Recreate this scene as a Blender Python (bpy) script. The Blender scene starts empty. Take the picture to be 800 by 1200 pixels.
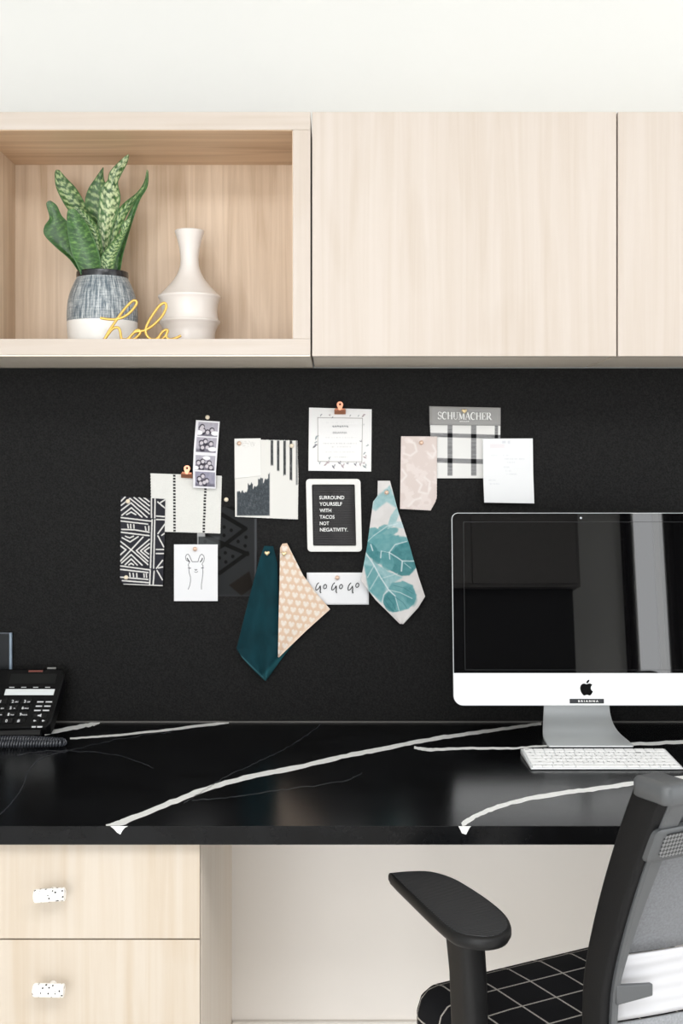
import bpy, bmesh, math, random
import numpy as np
from mathutils import Vector, Matrix
from mathutils.geometry import tessellate_polygon
random.seed(7)
C = bpy.context.scene.collection
sc = bpy.context.scene
PI = math.pi

# ------------------------------------------------------------------ camera, light, exposure
DIST, FPX, EYE, VX, VY = 2.6, 1404.0, 1.3056, 390.0, 545.0
cam_d = bpy.data.cameras.new('camera')
cam = bpy.data.objects.new('camera', cam_d); C.objects.link(cam)
cam.location = (0, -DIST, EYE); cam.rotation_euler = (PI/2, 0, 0)
cam_d.sensor_fit = 'VERTICAL'; cam_d.sensor_height = 36.0; cam_d.sensor_width = 24.0
cam_d.lens = 36.0*FPX/1200.0
cam_d.shift_x = (400-VX)/1200.0
cam_d.shift_y = -(600-VY)/1200.0
cam_d.clip_start = 0.05
sc.camera = cam

world = bpy.data.worlds.new('overcast_sky'); sc.world = world
world.use_nodes = True
world.node_tree.nodes['Background'].inputs[0].default_value = (0.93, 0.96, 1.0, 1)
world.node_tree.nodes['Background'].inputs[1].default_value = 1.0

def area(name, loc, rot, sx, sy, watt, col=(1, 1, 1)):
    l = bpy.data.lights.new(name, 'AREA'); l.shape = 'RECTANGLE'; l.size = sx; l.size_y = sy
    l.energy = watt; l.color = col
    o = bpy.data.objects.new(name, l); C.objects.link(o); o.location = loc; o.rotation_euler = rot
    return o
# daylight entering by the room's three windows
area('daylight_right', (2.93, -2.1, 1.3), (0, PI/2, 0), 2.3, 3.0, 66, (0.97, 0.985, 1.0))
area('daylight_rear_left', (-1.0, -5.92, 1.25), (PI/2, 0, 0), 2.4, 2.3, 158, (0.97, 0.985, 1.0))
area('daylight_rear_right', (2.155, -5.92, 1.5), (PI/2, 0, 0), 0.2, 2.2, 6, (0.97, 0.985, 1.0))
area('added_top_fill', (0.3, -3.0, 2.69), (0, 0, 0), 2.4, 1.2, 95, (0.98, 0.99, 1.0))  # added unseen fill from above, brightens counter, keyboard and other level tops
sc.view_settings.view_transform = 'Standard'; sc.view_settings.look = 'None'
sc.view_settings.exposure = -0.55; sc.view_settings.gamma = 1.0
sc.view_settings.use_curve_mapping = False

# ------------------------------------------------------------------ helpers
def lin(c):
    c = np.asarray(c, float)/255.0
    return np.where(c <= 0.04045, c/12.92, ((c+0.055)/1.055)**2.4)
def lc(r, g, b): return tuple(lin((r, g, b)))+(1.0,)

def P(px, py, d):
    """real point lying at distance d in front of the back wall, seen at that place of the photograph"""
    s = FPX/(DIST-d)
    return Vector(((px-VX)/s, -d, EYE-(py-VY)/s))
def on_plane(px, py, p0, n):
    o = Vector((0, -DIST, EYE)); r = Vector(((px-VX)/FPX, 1, -(py-VY)/FPX))
    t = (Vector(p0)-o).dot(n)/r.dot(n)
    return o+r*t

def nodes(name):
    m = bpy.data.materials.new(name); m.use_nodes = True
    nt = m.node_tree; b = nt.nodes['Principled BSDF']
    return m, nt, b
def mat(name, rgb, rough=0.5, metal=0.0, noise=0.0, nscale=60.0, bump=0.0, bscale=400.0, spec=None, coat=0.0):
    m, nt, b = nodes(name)
    b.inputs['Base Color'].default_value = lc(*rgb); b.inputs['Roughness'].default_value = rough
    b.inputs['Metallic'].default_value = metal
    if spec is not None: b.inputs['Specular IOR Level'].default_value = spec
    if coat: b.inputs['Coat Weight'].default_value = coat; b.inputs['Coat Roughness'].default_value = 0.08
    tc = nt.nodes.new('ShaderNodeTexCoord')
    if noise:
        n = nt.nodes.new('ShaderNodeTexNoise'); n.inputs['Scale'].default_value = nscale; n.inputs['Detail'].default_value = 4
        nt.links.new(tc.outputs['Object'], n.inputs['Vector'])
        r = nt.nodes.new('ShaderNodeMapRange'); r.inputs[1].default_value = 0.25; r.inputs[2].default_value = 0.75
        r.inputs[3].default_value = 1-noise; r.inputs[4].default_value = 1+noise
        nt.links.new(n.outputs['Fac'], r.inputs[0])
        x = nt.nodes.new('ShaderNodeVectorMath'); x.operation = 'SCALE'
        x.inputs[0].default_value = lc(*rgb)[:3]; nt.links.new(r.outputs[0], x.inputs['Scale'])
        nt.links.new(x.outputs[0], b.inputs['Base Color'])
    if bump:
        n = nt.nodes.new('ShaderNodeTexNoise'); n.inputs['Scale'].default_value = bscale; n.inputs['Detail'].default_value = 2
        nt.links.new(tc.outputs['Object'], n.inputs['Vector'])
        bp = nt.nodes.new('ShaderNodeBump'); bp.inputs['Strength'].default_value = bump; bp.inputs['Distance'].default_value = 0.001
        nt.links.new(n.outputs['Fac'], bp.inputs['Height']); nt.links.new(bp.outputs[0], b.inputs['Normal'])
    return m
def paint_mat(name, rough=0.7, bump=0.25, bscale=900.0, spec=0.3):
    m, nt, b = nodes(name)
    a = nt.nodes.new('ShaderNodeVertexColor'); a.layer_name = 'paint'
    nt.links.new(a.outputs['Color'], b.inputs['Base Color'])
    b.inputs['Roughness'].default_value = rough; b.inputs['Specular IOR Level'].default_value = spec
    if bump:
        tc = nt.nodes.new('ShaderNodeTexCoord'); n = nt.nodes.new('ShaderNodeTexNoise')
        n.inputs['Scale'].default_value = bscale; nt.links.new(tc.outputs['Object'], n.inputs['Vector'])
        bp = nt.nodes.new('ShaderNodeBump'); bp.inputs['Strength'].default_value = bump; bp.inputs['Distance'].default_value = 0.0006
        nt.links.new(n.outputs['Fac'], bp.inputs['Height']); nt.links.new(bp.outputs[0], b.inputs['Normal'])
    return m
def wood(name, rgb, dark, axis, seed=0.0, rough=0.42, amount=1.0):
    """pale maple veneer, grain along the given axis ('x' or 'z' or 'y')"""
    m, nt, b = nodes(name); N = nt.nodes; L = nt.links
    tc = N.new('ShaderNodeTexCoord')
    def mp(scale, off):
        q = N.new('ShaderNodeMapping'); q.inputs['Scale'].default_value = scale; q.inputs['Location'].default_value = off
        L.new(tc.outputs['Object'], q.inputs['Vector']); return q
    def ax(a, c):   # a along the grain, c across it
        return tuple(a if k == axis else c for k in 'xyz')
    q1 = mp(ax(1.3, 42.0), (seed, seed*1.7, seed*0.6)); n1 = N.new('ShaderNodeTexNoise')
    n1.inputs['Scale'].default_value = 1.0; n1.inputs['Detail'].default_value = 6; n1.inputs['Roughness'].default_value = 0.62
    n1.inputs['Distortion'].default_value = 0.6; L.new(q1.outputs[0], n1.inputs['Vector'])
    q2 = mp(ax(0.9, 5.0), (seed*2.1, seed, seed)); n2 = N.new('ShaderNodeTexNoise'); n2.inputs['Scale'].default_value = 1.2
    n2.inputs['Detail'].default_value = 2; L.new(q2.outputs[0], n2.inputs['Vector'])
    # cathedral figure: contour bands of the slow noise
    ma = N.new('ShaderNodeMath'); ma.operation = 'MULTIPLY'; ma.inputs[1].default_value = 26.0; L.new(n2.outputs['Fac'], ma.inputs[0])
    sn = N.new('ShaderNodeMath'); sn.operation = 'SINE'; L.new(ma.outputs[0], sn.inputs[0])
    pw = N.new('ShaderNodeMapRange'); pw.inputs[1].default_value = 0.55; pw.inputs[2].default_value = 1.0
    pw.inputs[3].default_value = 0.0; pw.inputs[4].default_value = 0.45; L.new(sn.outputs[0], pw.inputs[0])
    r1 = N.new('ShaderNodeMapRange'); r1.inputs[1].default_value = 0.38; r1.inputs[2].default_value = 0.72
    r1.inputs[3].default_value = 0.0; r1.inputs[4].default_value = 0.8; L.new(n1.outputs['Fac'], r1.inputs[0])
    mm = N.new('ShaderNodeMath'); mm.operation = 'MULTIPLY'; L.new(pw.outputs[0], mm.inputs[0]); L.new(n1.outputs['Fac'], mm.inputs[1])
    ad = N.new('ShaderNodeMath'); ad.operation = 'ADD'; L.new(r1.outputs[0], ad.inputs[0]); L.new(mm.outputs[0], ad.inputs[1])
    am = N.new('ShaderNodeMath'); am.operation = 'MULTIPLY'; am.inputs[1].default_value = amount; am.use_clamp = True
    L.new(ad.outputs[0], am.inputs[0])
    mx = N.new('ShaderNodeMix'); mx.data_type = 'RGBA'; mx.inputs[6].default_value = lc(*rgb); mx.inputs[7].default_value = lc(*dark)
    L.new(am.outputs[0], mx.inputs[0]); L.new(mx.outputs[2], b.inputs['Base Color'])
    b.inputs['Roughness'].default_value = rough
    bp = N.new('ShaderNodeBump'); bp.inputs['Strength'].default_value = 0.08; bp.inputs['Distance'].default_value = 0.0005
    L.new(n1.outputs['Fac'], bp.inputs['Height']); L.new(bp.outputs[0], b.inputs['Normal'])
    return m

ROOTINV = {}
def rootinv(o):
    while o is not None and o.name not in ROOTINV and o.parent is not None: o = o.parent
    return ROOTINV.get(o.name, Matrix.Identity(4)) if o else Matrix.Identity(4)
def tag(o, label, cat, group=None, kind=None):
    o['label'] = label; o['category'] = cat
    if group: o['group'] = group
    if kind: o['kind'] = kind
    return o
def thing(name, label, cat, loc, rz=0.0, group=None):
    o = bpy.data.objects.new(name, None); C.objects.link(o)
    o.location = loc; o.rotation_euler = (0, 0, rz); o.empty_display_size = 0.05
    ROOTINV[o.name] = (Matrix.Translation(Vector(loc)) @ Matrix.Rotation(rz, 4, 'Z')).inverted()
    return tag(o, label, cat, group)
def mesh(name, verts, faces, m, parent=None, local=False, smooth=None, kind=None, bevel=0.0, seg=2, solid=0.0, solid_off=-1.0, uv=None, col=None):
    me = bpy.data.meshes.new(name)
    vs = [Vector(v) for v in verts]
    if parent is not None and not local:
        inv = rootinv(parent); vs = [inv @ v for v in vs]
    me.from_pydata([tuple(v) for v in vs], [], faces)
    if isinstance(m, (list, tuple)):
        for q in m: me.materials.append(q)
    elif m is not None: me.materials.append(m)
    if col is not None:
        at = me.color_attributes.new('paint', 'FLOAT_COLOR', 'POINT')
        buf = np.ones((len(vs), 4), np.float32); buf[:, :3] = col
        at.data.foreach_set('color', buf.ravel())
    me.validate(); me.update()
    if smooth is not None:
        me.polygons.foreach_set('use_smooth', [True]*len(me.polygons))
        me.set_sharp_from_angle(angle=math.radians(smooth))
    o = bpy.data.objects.new(name, me); C.objects.link(o)
    if parent is not None: o.parent = parent
    if kind: o['kind'] = kind
    if bevel:
        b = o.modifiers.new('bevel', 'BEVEL'); b.width = bevel; b.segments = seg; b.limit_method = 'ANGLE'; b.angle_limit = math.radians(40)
    if solid:
        s = o.modifiers.new('solid', 'SOLIDIFY'); s.thickness = solid; s.offset = solid_off
    return o
def box_data(x0, x1, y0, y1, z0, z1):
    v = [(x, y, z) for x in (x0, x1) for y in (y0, y1) for z in (z0, z1)]
    f = [(0, 1, 3, 2), (4, 6, 7, 5), (0, 4, 5, 1), (2, 3, 7, 6), (0, 2, 6, 4), (1, 5, 7, 3)]
    return v, f
def box(name, b, m, parent=None, bevel=0.0, local=False, **k):
    v, f = box_data(*b)
    return mesh(name, v, f, m, parent, local=local, bevel=bevel, smooth=(30 if bevel else None), **k)
def struct(o, kind='structure'):
    o['kind'] = kind; return o
class MB:
    def __init__(s): s.v = []; s.f = []
    def add(s, v, f):
        k = len(s.v); s.v += list(v); s.f += [tuple(i+k for i in q) for q in f]; return s
    def box(s, *b): return s.add(*box_data(*b))
def loft(rings, closed=True, caps=True):
    """rings: equal-length loops of points"""
    n = len(rings[0]); v = [p for r in rings for p in r]; f = []
    for i in range(len(rings)-1):
        for j in range(n if closed else n-1):
            a, b = i*n+j, i*n+(j+1) % n
            f.append((a, b, b+n, a+n))
    if caps and closed:
        f.append(tuple(range(n-1, -1, -1))); f.append(tuple(range((len(rings)-1)*n, len(rings)*n)))
    return v, f
def lathe(profile, cx, cy, n=48, cap=True):
    rings = [[(cx+r*math.cos(2*PI*k/n), cy+r*math.sin(2*PI*k/n), z) for k in range(n)] for r, z in profile]
    return loft(rings, True, cap)
def tube(pts, r, n=8, caps=True, closed=False):
    pts = [Vector(p) for p in pts]; rings = []; up = Vector((0, 0, 1)); prev = None
    for i, p in enumerate(pts):
        if closed: t = pts[(i+1) % len(pts)]-pts[i-1]
        else: t = pts[min(i+1, len(pts)-1)]-pts[max(i-1, 0)]
        t.normalize()
        if prev is None:
            a = up if abs(t.dot(up)) < 0.9 else Vector((0, 1, 0)); u = t.cross(a).normalized()
        else:
            u = (prev-t*prev.dot(t)).normalized()
        prev = u; w = t.cross(u); rr = r[i] if isinstance(r, (list, tuple)) else r
        rings.append([p+(u*math.cos(2*PI*k/n)+w*math.sin(2*PI*k/n))*rr for k in range(n)])
    if closed: rings.append(rings[0]); return loft(rings, True, False)
    return loft(rings, True, caps)
def catmull(pts, k=6):
    pts = [np.array(p, float) for p in pts]; out = []
    for i in range(len(pts)-1):
        p0, p1, p2, p3 = pts[max(i-1, 0)], pts[i], pts[i+1], pts[min(i+2, len(pts)-1)]
        for j in range(k):
            t = j/k
            out.append(0.5*((2*p1)+(-p0+p2)*t+(2*p0-5*p1+4*p2-p3)*t*t+(-p0+3*p1-3*p2+p3)*t**3))
    out.append(pts[-1]); return [tuple(p) for p in out]
def ribbon(pts, w, fn, jit=0.0, mb=None):
    """flat strip along 2-D points, every vertex carried to the surface by fn"""
    mb = mb or MB(); n = len(pts); v = []; f = []
    for i, p in enumerate(pts):
        a = pts[max(i-1, 0)]; b = pts[min(i+1, n-1)]
        dx, dy = b[0]-a[0], b[1]-a[1]; L = math.hypot(dx, dy) or 1.0
        ww = (w[i] if isinstance(w, (list, tuple)) else w)/2
        w1 = ww*(1+random.uniform(-jit, jit)); w2 = ww*(1+random.uniform(-jit, jit))
        v.append(fn(p[0]-dy/L*w1, p[1]+dx/L*w1)); v.append(fn(p[0]+dy/L*w2, p[1]-dx/L*w2))
        if i: f.append((2*i-2, 2*i-1, 2*i+1, 2*i))
    mb.add(v, f); return mb
def poly_faces(pts2):
    return [tuple(t) for t in tessellate_polygon([[Vector((p[0], p[1], 0)) for p in pts2]])]
def rrect(x0, x1, z0, z1, r, n=6, rb=None):
    """rounded rectangle outline; rb = radius of the two lower corners"""
    rb = r if rb is None else rb; o = []
    for (cx, cz, a, q) in ((x1-rb, z0+rb, -PI/2, rb), (x1-r, z1-r, 0, r), (x0+r, z1-r, PI/2, r), (x0+rb, z0+rb, PI, rb)):
        for k in range(n+1):
            t = a+PI/2*k/n; o.append((cx+q*math.cos(t), cz+q*math.sin(t)))
    return o
def text_mesh(name, s, m, parent, origin, xdir, ydir, width=None, height=None, bold=0.0, mb=None, center=False):
    """lettering as thin real geometry; origin = lower left (or centre) of the word"""
    cu = bpy.data.curves.new('t', 'FONT'); cu.body = s; cu.size = 1.0; cu.offset = bold; cu.resolution_u = 3
    o = bpy.data.objects.new('t', cu); C.objects.link(o)
    dg = bpy.context.evaluated_depsgraph_get(); dg.update()
    me = bpy.data.meshes.new_from_object(o.evaluated_get(dg))
    co = np.array([v.co[:] for v in me.vertices]) if len(me.vertices) else np.zeros((0, 3))
    fs = [tuple(p.vertices) for p in me.polygons]
    bpy.data.objects.remove(o); bpy.data.curves.remove(cu); bpy.data.meshes.remove(me)
    if not len(co): return None
    x0, x1, y0, y1 = co[:, 0].min(), co[:, 0].max(), co[:, 1].min(), co[:, 1].max()
    sy = (height/(y1-y0)) if height else (width/(x1-x0)); sx = (width/(x1-x0)) if width else sy
    ox, oy = (((x0+x1)/2, (y0+y1)/2) if center else (x0, y0))
    X, Y = Vector(xdir).normalized(), Vector(ydir).normalized()
    v = [Vector(origin)+X*((c[0]-ox)*sx)+Y*((c[1]-oy)*sy) for c in co]
    if mb is not None: mb.add(v, fs); return None
    return mesh(name, v, fs, m, parent)

# painting in numpy ---------------------------------------------------------------
def vnoise(x, y, seed=0):
    x = np.asarray(x, float); y = np.asarray(y, float)
    xi = np.floor(x).astype(np.int64); yi = np.floor(y).astype(np.int64); xf, yf = x-xi, y-yi
    def h(a, b):
        n = (a*374761393+b*668265263+seed*974634777) & 0x7fffffff
        n = ((n ^ (n >> 13))*1274126177) & 0x7fffffff
        return ((n ^ (n >> 16)) & 0xffff)/65535.0
    u, w = xf*xf*(3-2*xf), yf*yf*(3-2*yf)
    return (h(xi, yi)*(1-u)+h(xi+1, yi)*u)*(1-w)+(h(xi, yi+1)*(1-u)+h(xi+1, yi+1)*u)*w
def fbm(x, y, seed=0, o=4):
    s = 0; a = 0.5
    for k in range(o): s = s+a*vnoise(x*2**k, y*2**k, seed+k*17); a /= 2
    return s/(1-0.5**o)
def seg(X, Y, a, b):
    ax, ay = a; bx, by = b; dx, dy = bx-ax, by-ay; L = dx*dx+dy*dy or 1e-9
    t = np.clip(((X-ax)*dx+(Y-ay)*dy)/L, 0, 1)
    return np.hypot(X-ax-t*dx, Y-ay-t*dy)
def stroke(X, Y, pts, w, aa=0.35):
    d = np.full(X.shape, 1e9)
    for i in range(len(pts)-1): d = np.minimum(d, seg(X, Y, pts[i], pts[i+1]))
    return np.clip((w/2-d)/aa+0.5, 0, 1)
def ell(X, Y, cx, cy, rx, ry, ang=0.0, soft=0.08):
    c, s = math.cos(ang), math.sin(ang); x = (X-cx)*c+(Y-cy)*s; y = -(X-cx)*s+(Y-cy)*c
    return np.clip((1-np.hypot(x/rx, y/ry))/soft+0.5, 0, 1)
def rect(X, Y, x0, y0, x1, y1, aa=0.3):
    d = np.minimum(np.minimum(X-x0, x1-X), np.minimum(Y-y0, y1-Y)); return np.clip(d/aa+0.5, 0, 1)
def inpoly(X, Y, pts, aa=0.5):
    ins = np.zeros(X.shape, bool); d = np.full(X.shape, 1e9); n = len(pts)
    for i in range(n):
        (x0, y0), (x1, y1) = pts[i], pts[(i+1) % n]
        d = np.minimum(d, seg(X, Y, pts[i], pts[(i+1) % n]))
        c = (y0 > Y) != (y1 > Y); ins ^= c & (X < (x1-x0)*(Y-y0)/((y1-y0) or 1e-9)+x0)
    return np.clip(np.where(ins, d, -d)/aa+0.5, 0, 1)
def over(c, m, rgb, a=1.0):
    m = (m*a)[..., None]; return c*(1-m)+np.asarray(rgb, float)*m
def flat(X, rgb): return np.ones(X.shape+(3,))*np.asarray(rgb, float)

def along(poly, v):
    """points of a polyline at the fractions v, by its vertical run if it falls steadily, else by length"""
    p = np.array(poly, float); s = np.r_[0, np.cumsum(np.hypot(*(p[1:]-p[:-1]).T))]; s /= s[-1]
    return np.interp(v, s, p[:, 0]), np.interp(v, s, p[:, 1])
def sheet(name, L, R, depth, paint, m, parent=None, nu=100, nv=130, pinked=(), amp=0.8, period=4, thick=0.0006, ragged=0.0):
    """a hanging piece of paper, cloth or leaf between a left and a right edge line, with its print held as colour per point"""
    u = np.linspace(0, 1, nu+1); v = np.linspace(0, 1, nv+1)
    lx, ly = along(L, v); rx, ry = along(R, v)
    X = lx[:, None]+(rx-lx)[:, None]*u; Y = ly[:, None]+(ry-ly)[:, None]*u
    U, V = np.meshgrid(u, v)
    PX, PY = X.copy(), Y.copy()
    tu = np.abs((np.arange(nu+1) % period)/period-0.5)*2*amp; tv = np.abs((np.arange(nv+1) % period)/period-0.5)*2*amp
    if ragged:
        tu = np.random.RandomState(3).rand(nu+1)*ragged; tv = np.random.RandomState(4).rand(nv+1)*ragged
    if 't' in pinked: Y[0] += tu
    if 'b' in pinked: Y[-1] -= tu
    if 'l' in pinked: X[:, 0] += tv
    if 'r' in pinked: X[:, -1] -= tv
    D = depth(U, V)*np.ones_like(U)
    S = FPX/(DIST-D)
    pts = np.stack([(X-VX)/S, -D, EYE-(Y-VY)/S], -1).reshape(-1, 3)
    col = lin(np.clip(paint(PX, PY, U, V), 0, 255)).reshape(-1, 3)*0.87
    n = nu+1; f = []
    for i in range(nv):
        for j in range(nu):
            a = i*n+j; f.append((a, a+n, a+n+1, a+1))
    return mesh(name, pts, f, m, parent, smooth=60, solid=thick, solid_off=-1.0, col=col)

# ------------------------------------------------------------------ materials
M = {}
M['wall'] = mat('white_paint', (226, 226, 223), 0.75, noise=0.01, nscale=3, bump=0.05, bscale=300)
M['floor'] = wood('floor_pale_grey', (240, 237, 233), (222, 218, 212), 'y', 3.0, 0.5)
M['knee'] = mat('warm_white_paint', (247, 241, 234), 0.6, noise=0.012, nscale=4)
M['board'] = None
W1, W2 = (201, 190, 180), (186, 171, 155)
M['wood_v'] = wood('maple_upright', W1, W2, 'z', 1.3, amount=0.75)
M['wood_v2'] = wood('maple_upright_second', W1, W2, 'z', 7.9, amount=0.75)
M['wood_h'] = wood('maple_level', W1, W2, 'x', 4.1, amount=0.7)
M['wood_back'] = wood('maple_figured', (226, 203, 178), (188, 159, 128), 'z', 11.7, amount=1.0)  # figured maple, lightened and warmed to carry bounce light inside the open box
M['wood_low'] = wood('maple_drawer', (197, 186, 172), (183, 165, 142), 'z', 5.2, amount=0.85)
M['wood_low2'] = wood('maple_drawer_second', (197, 186, 172), (183, 165, 142), 'z', 15.2, amount=0.85)
M['wood_lifted'] = wood('maple_underside_lifted', (248, 236, 220), (232, 214, 192), 'x', 2.2, amount=0.6)  # same maple, colour lightened to lift the shaded cabinet undersides
M['wood_roof_bounce'] = wood('maple_roof_bounce', (224, 194, 162), (188, 152, 116), 'x', 8.8, amount=1.0)  # same maple, warm bounce light put into the tint of the box ceiling
M['wood_side_lifted'] = wood('maple_side_lifted', (246, 234, 219), (230, 212, 192), 'z', 6.6, amount=.6)  # same maple, colour lightened against the shade below the counter
M['gap'] = mat('dark_gap', (120, 100, 82), 0.8)
M['black'] = mat('black_plastic', (19, 19, 20), 0.45, spec=0.3, noise=0.05, nscale=200, bump=0.12, bscale=1500)
M['black_gloss'] = mat('gloss_black', (8, 8, 9), 0.22)
M['steel'] = mat('grey_steel', (150, 150, 150), 0.35, 0.9)
M['white_print'] = mat('white_lettering', (242, 242, 240), 0.6)
M['ink'] = mat('black_ink', (35, 35, 37), 0.7)
M['ink_grey'] = mat('grey_ink', (120, 120, 122), 0.7)
M['paper'] = paint_mat('printed_paper', 0.75, 0.05)
M['cloth'] = paint_mat('printed_cloth', 0.9, 0.5, 1200.0, 0.15)
M['velvet'] = paint_mat('teal_velvet', 0.85, 0.2, 1500.0, 0.2)
M['velvet'].node_tree.nodes['Principled BSDF'].inputs['Sheen Weight'].default_value = 0.15
M['velvet'].node_tree.nodes['Principled BSDF'].inputs['Sheen Tint'].default_value = lc(90, 150, 155)
M['copper'] = mat('rose_copper', (196, 134, 106), 0.3, 0.7)
M['cream_ball'] = mat('cream_bead', (240, 226, 202), 0.35, coat=0.3)
M['copper_ball'] = mat('copper_bead', (232, 200, 178), 0.3, 0.25)
M['gold'] = mat('gold_metal', (226, 186, 98), 0.35, 0.5)
M['gold_heart'] = mat('pale_gold_heart', (226, 204, 160), 0.35, 0.5)

def board_mat():
    m, nt, b = nodes('black_pinboard_cloth'); N, L = nt.nodes, nt.links
    tc = N.new('ShaderNodeTexCoord'); n = N.new('ShaderNodeTexNoise'); n.inputs['Scale'].default_value = 300; n.inputs['Detail'].default_value = 3
    L.new(tc.outputs['Object'], n.inputs['Vector'])
    r = N.new('ShaderNodeMapRange'); r.inputs[1].default_value = 0.35; r.inputs[2].default_value = 0.8; r.inputs[3].default_value = 0.35; r.inputs[4].default_value = 2.6
    L.new(n.outputs['Fac'], r.inputs[0])
    x = N.new('ShaderNodeVectorMath'); x.operation = 'SCALE'; x.inputs[0].default_value = lc(16.5, 16, 15.5)[:3]
    L.new(r.outputs[0], x.inputs['Scale']); L.new(x.outputs[0], b.inputs['Base Color'])
    b.inputs['Roughness'].default_value = 0.62; b.inputs['Specular IOR Level'].default_value = 0.15
    bp = N.new('ShaderNodeBump'); bp.inputs['Strength'].default_value = 0.45; bp.inputs['Distance'].default_value = 0.0008
    L.new(n.outputs['Fac'], bp.inputs['Height']); L.new(bp.outputs[0], b.inputs['Normal'])
    return m
M['board'] = board_mat()
def quartz():
    m, nt, b = nodes('black_quartz'); N, L = nt.nodes, nt.links
    tc = N.new('ShaderNodeTexCoord'); n = N.new('ShaderNodeTexNoise'); n.inputs['Scale'].default_value = 9; n.inputs['Detail'].default_value = 8; n.inputs['Roughness'].default_value = 0.7
    L.new(tc.outputs['Object'], n.inputs['Vector'])
    cr = N.new('ShaderNodeValToRGB'); cr.color_ramp.elements[0].position = 0.4; cr.color_ramp.elements[0].color = lc(6, 6, 7)
    cr.color_ramp.elements[1].position = 0.75; cr.color_ramp.elements[1].color = lc(20, 21, 23); L.new(n.outputs['Fac'], cr.inputs[0])
    L.new(cr.outputs[0], b.inputs['Base Color']); b.inputs['Roughness'].default_value = 0.2; b.inputs['Specular IOR Level'].default_value = 0.14
    return m
M['quartz'] = quartz()
M['vein'] = mat('white_vein', (238, 238, 236), 0.4, noise=0.06, nscale=120)
M['vein_faint'] = mat('faint_grey_vein', (50, 52, 56), 0.4, noise=0.4, nscale=200)

# ------------------------------------------------------------------ room shell
XL, XR, YB, ZC = -2.4, 3.0, -6.0, 2.75
struct(box('floor', (XL-.1, XR+.1, YB-.1, .1, -.1, 0), M['floor']))
struct(box('ceiling', (XL-.1, XR+.1, YB-.1, .1, ZC, ZC+.1), M['wall']))
struct(box('wall_back', (XL-.1, XR+.1, 0, .1, 0, ZC), M['wall']))
struct(box('wall_left', (XL-.1, XL, YB, 0, 0, ZC), M['wall']))
def wall_open(name, axis, a0, a1, t0, t1, holes):
    """wall panel along axis with rectangular window openings (a0,a1,z0,z1)"""
    mb = MB(); cuts = sorted(holes); pos = a0
    def add(p, q, z0, z1):
        if q-p < 1e-4 or z1-z0 < 1e-4: return
        mb.box(*((t0, t1, p, q, z0, z1) if axis == 'y' else (p, q, t0, t1, z0, z1)))
    for (h0, h1, z0, z1) in cuts:
        add(pos, h0, 0, ZC); add(h0, h1, 0, z0); add(h0, h1, z1, ZC); pos = h1
    add(pos, a1, 0, ZC)
    return struct(mesh(name, mb.v, mb.f, M['wall']))
HR = [(-3.65, -.55, .1, 2.5)]; HB = [(-2.25, .25, .08, 2.45), (2.05, 2.26, .35, 2.65)]
wall_open('wall_right', 'y', YB, 0, XR, XR+.1, HR)
wall_open('wall_front', 'x', XL-.1, XR+.1, YB-.1, YB, HB)
M['frame_white'] = mat('window_frame_white', (245, 245, 243), 0.4)
gm, gnt, gb = nodes('window_glass'); gb.inputs['Transmission Weight'].default_value = 1.0; gb.inputs['Roughness'].default_value = 0.0
gb.inputs['IOR'].default_value = 1.02; gb.inputs['Base Color'].default_value = (1, 1, 1, 1)
M['glass'] = gm
for i, (ax_, h) in enumerate((('y', HR[0]), ('x', HB[0]), ('x', HB[1]))):
    a0, a1, z0, z1 = h; mb = MB(); t = XR+.02 if ax_ == 'y' else YB-.06
    bars = [(a0, a0+.04, z0, z1), (a1-.04, a1, z0, z1), (a0, a1, z0, z0+.04), (a0, a1, z1-.04, z1)]
    if a1-a0 > 1: bars.append(((a0+a1)/2-.02, (a0+a1)/2+.02, z0, z1))
    for p, q, r, s in bars: mb.box(*((t, t+.04, p, q, r, s) if ax_ == 'y' else (p, q, t, t+.04, r, s)))
    w = struct(mesh('window_%d' % (i+1), mb.v, mb.f, M['frame_white']))
    b_ = (t+.016, t+.024, a0+.03, a1-.03, z0+.03, z1-.03) if ax_ == 'y' else (a0+.03, a1-.03, t+.016, t+.024, z0+.03, z1-.03)
    box('pane', b_, M['glass'], w)
t = thing('added_fill_housing', 'added unseen fill light housing, flat white rectangle overhead behind the desk chair', 'ceiling light', (0.3, -3.0, 2.70))  # made-up housing for the added overhead fill
box('housing', (-.93, 1.53, -3.63, -2.37, 2.70, 2.75), M['frame_white'], t, bevel=.004)
# built-in dark cupboards on the rear wall (they show in the computer's screen)
M['dark_wood'] = mat('charcoal_laminate', (100, 97, 94), 0.55, noise=0.1, nscale=30)
M['dark_wood2'] = mat('black_laminate', (12, 12, 12), 0.6)
t = thing('tall_cupboard', 'charcoal built-in cupboard on the rear wall, reflected in the computer screen', 'cupboard', (1.05, -5.7, 0))
box('lower_body', (.2, 1.53, -5.99, -5.45, 0, 1.62), M['dark_wood2'], t, bevel=.003)
box('upper_body', (.2, 1.56, -5.99, -5.35, 1.62, 2.6), M['dark_wood'], t, bevel=.003)
box('door', (.22, .875, -5.349, -5.33, 1.64, 2.58), M['dark_wood'], t, bevel=.002)
box('door', (.88, 1.54, -5.349, -5.33, 1.64, 2.58), M['dark_wood'], t, bevel=.002)

for (cx0, cx1, lab_) in ((2.27, 2.95, 'dark grey full length curtain on the rear wall right of narrow window'), (1.97, 2.04, 'dark grey curtain edge on the rear wall left of narrow window')):
    n_ = max(8, int((cx1-cx0)*60)); fr = [(cx0+(cx1-cx0)*k/n_, -5.93+.022*math.sin(k*1.15)) for k in range(n_+1)]
    rg = [[Vector((x, y, z)) for x, y in fr] for z in (.02, 1.3, 2.68)]
    tag(mesh('curtain', *loft(rg, False, False), mat('dark_grey_curtain', (52, 50, 50), .9), smooth=60, solid=.004), lab_, 'curtain')
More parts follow.
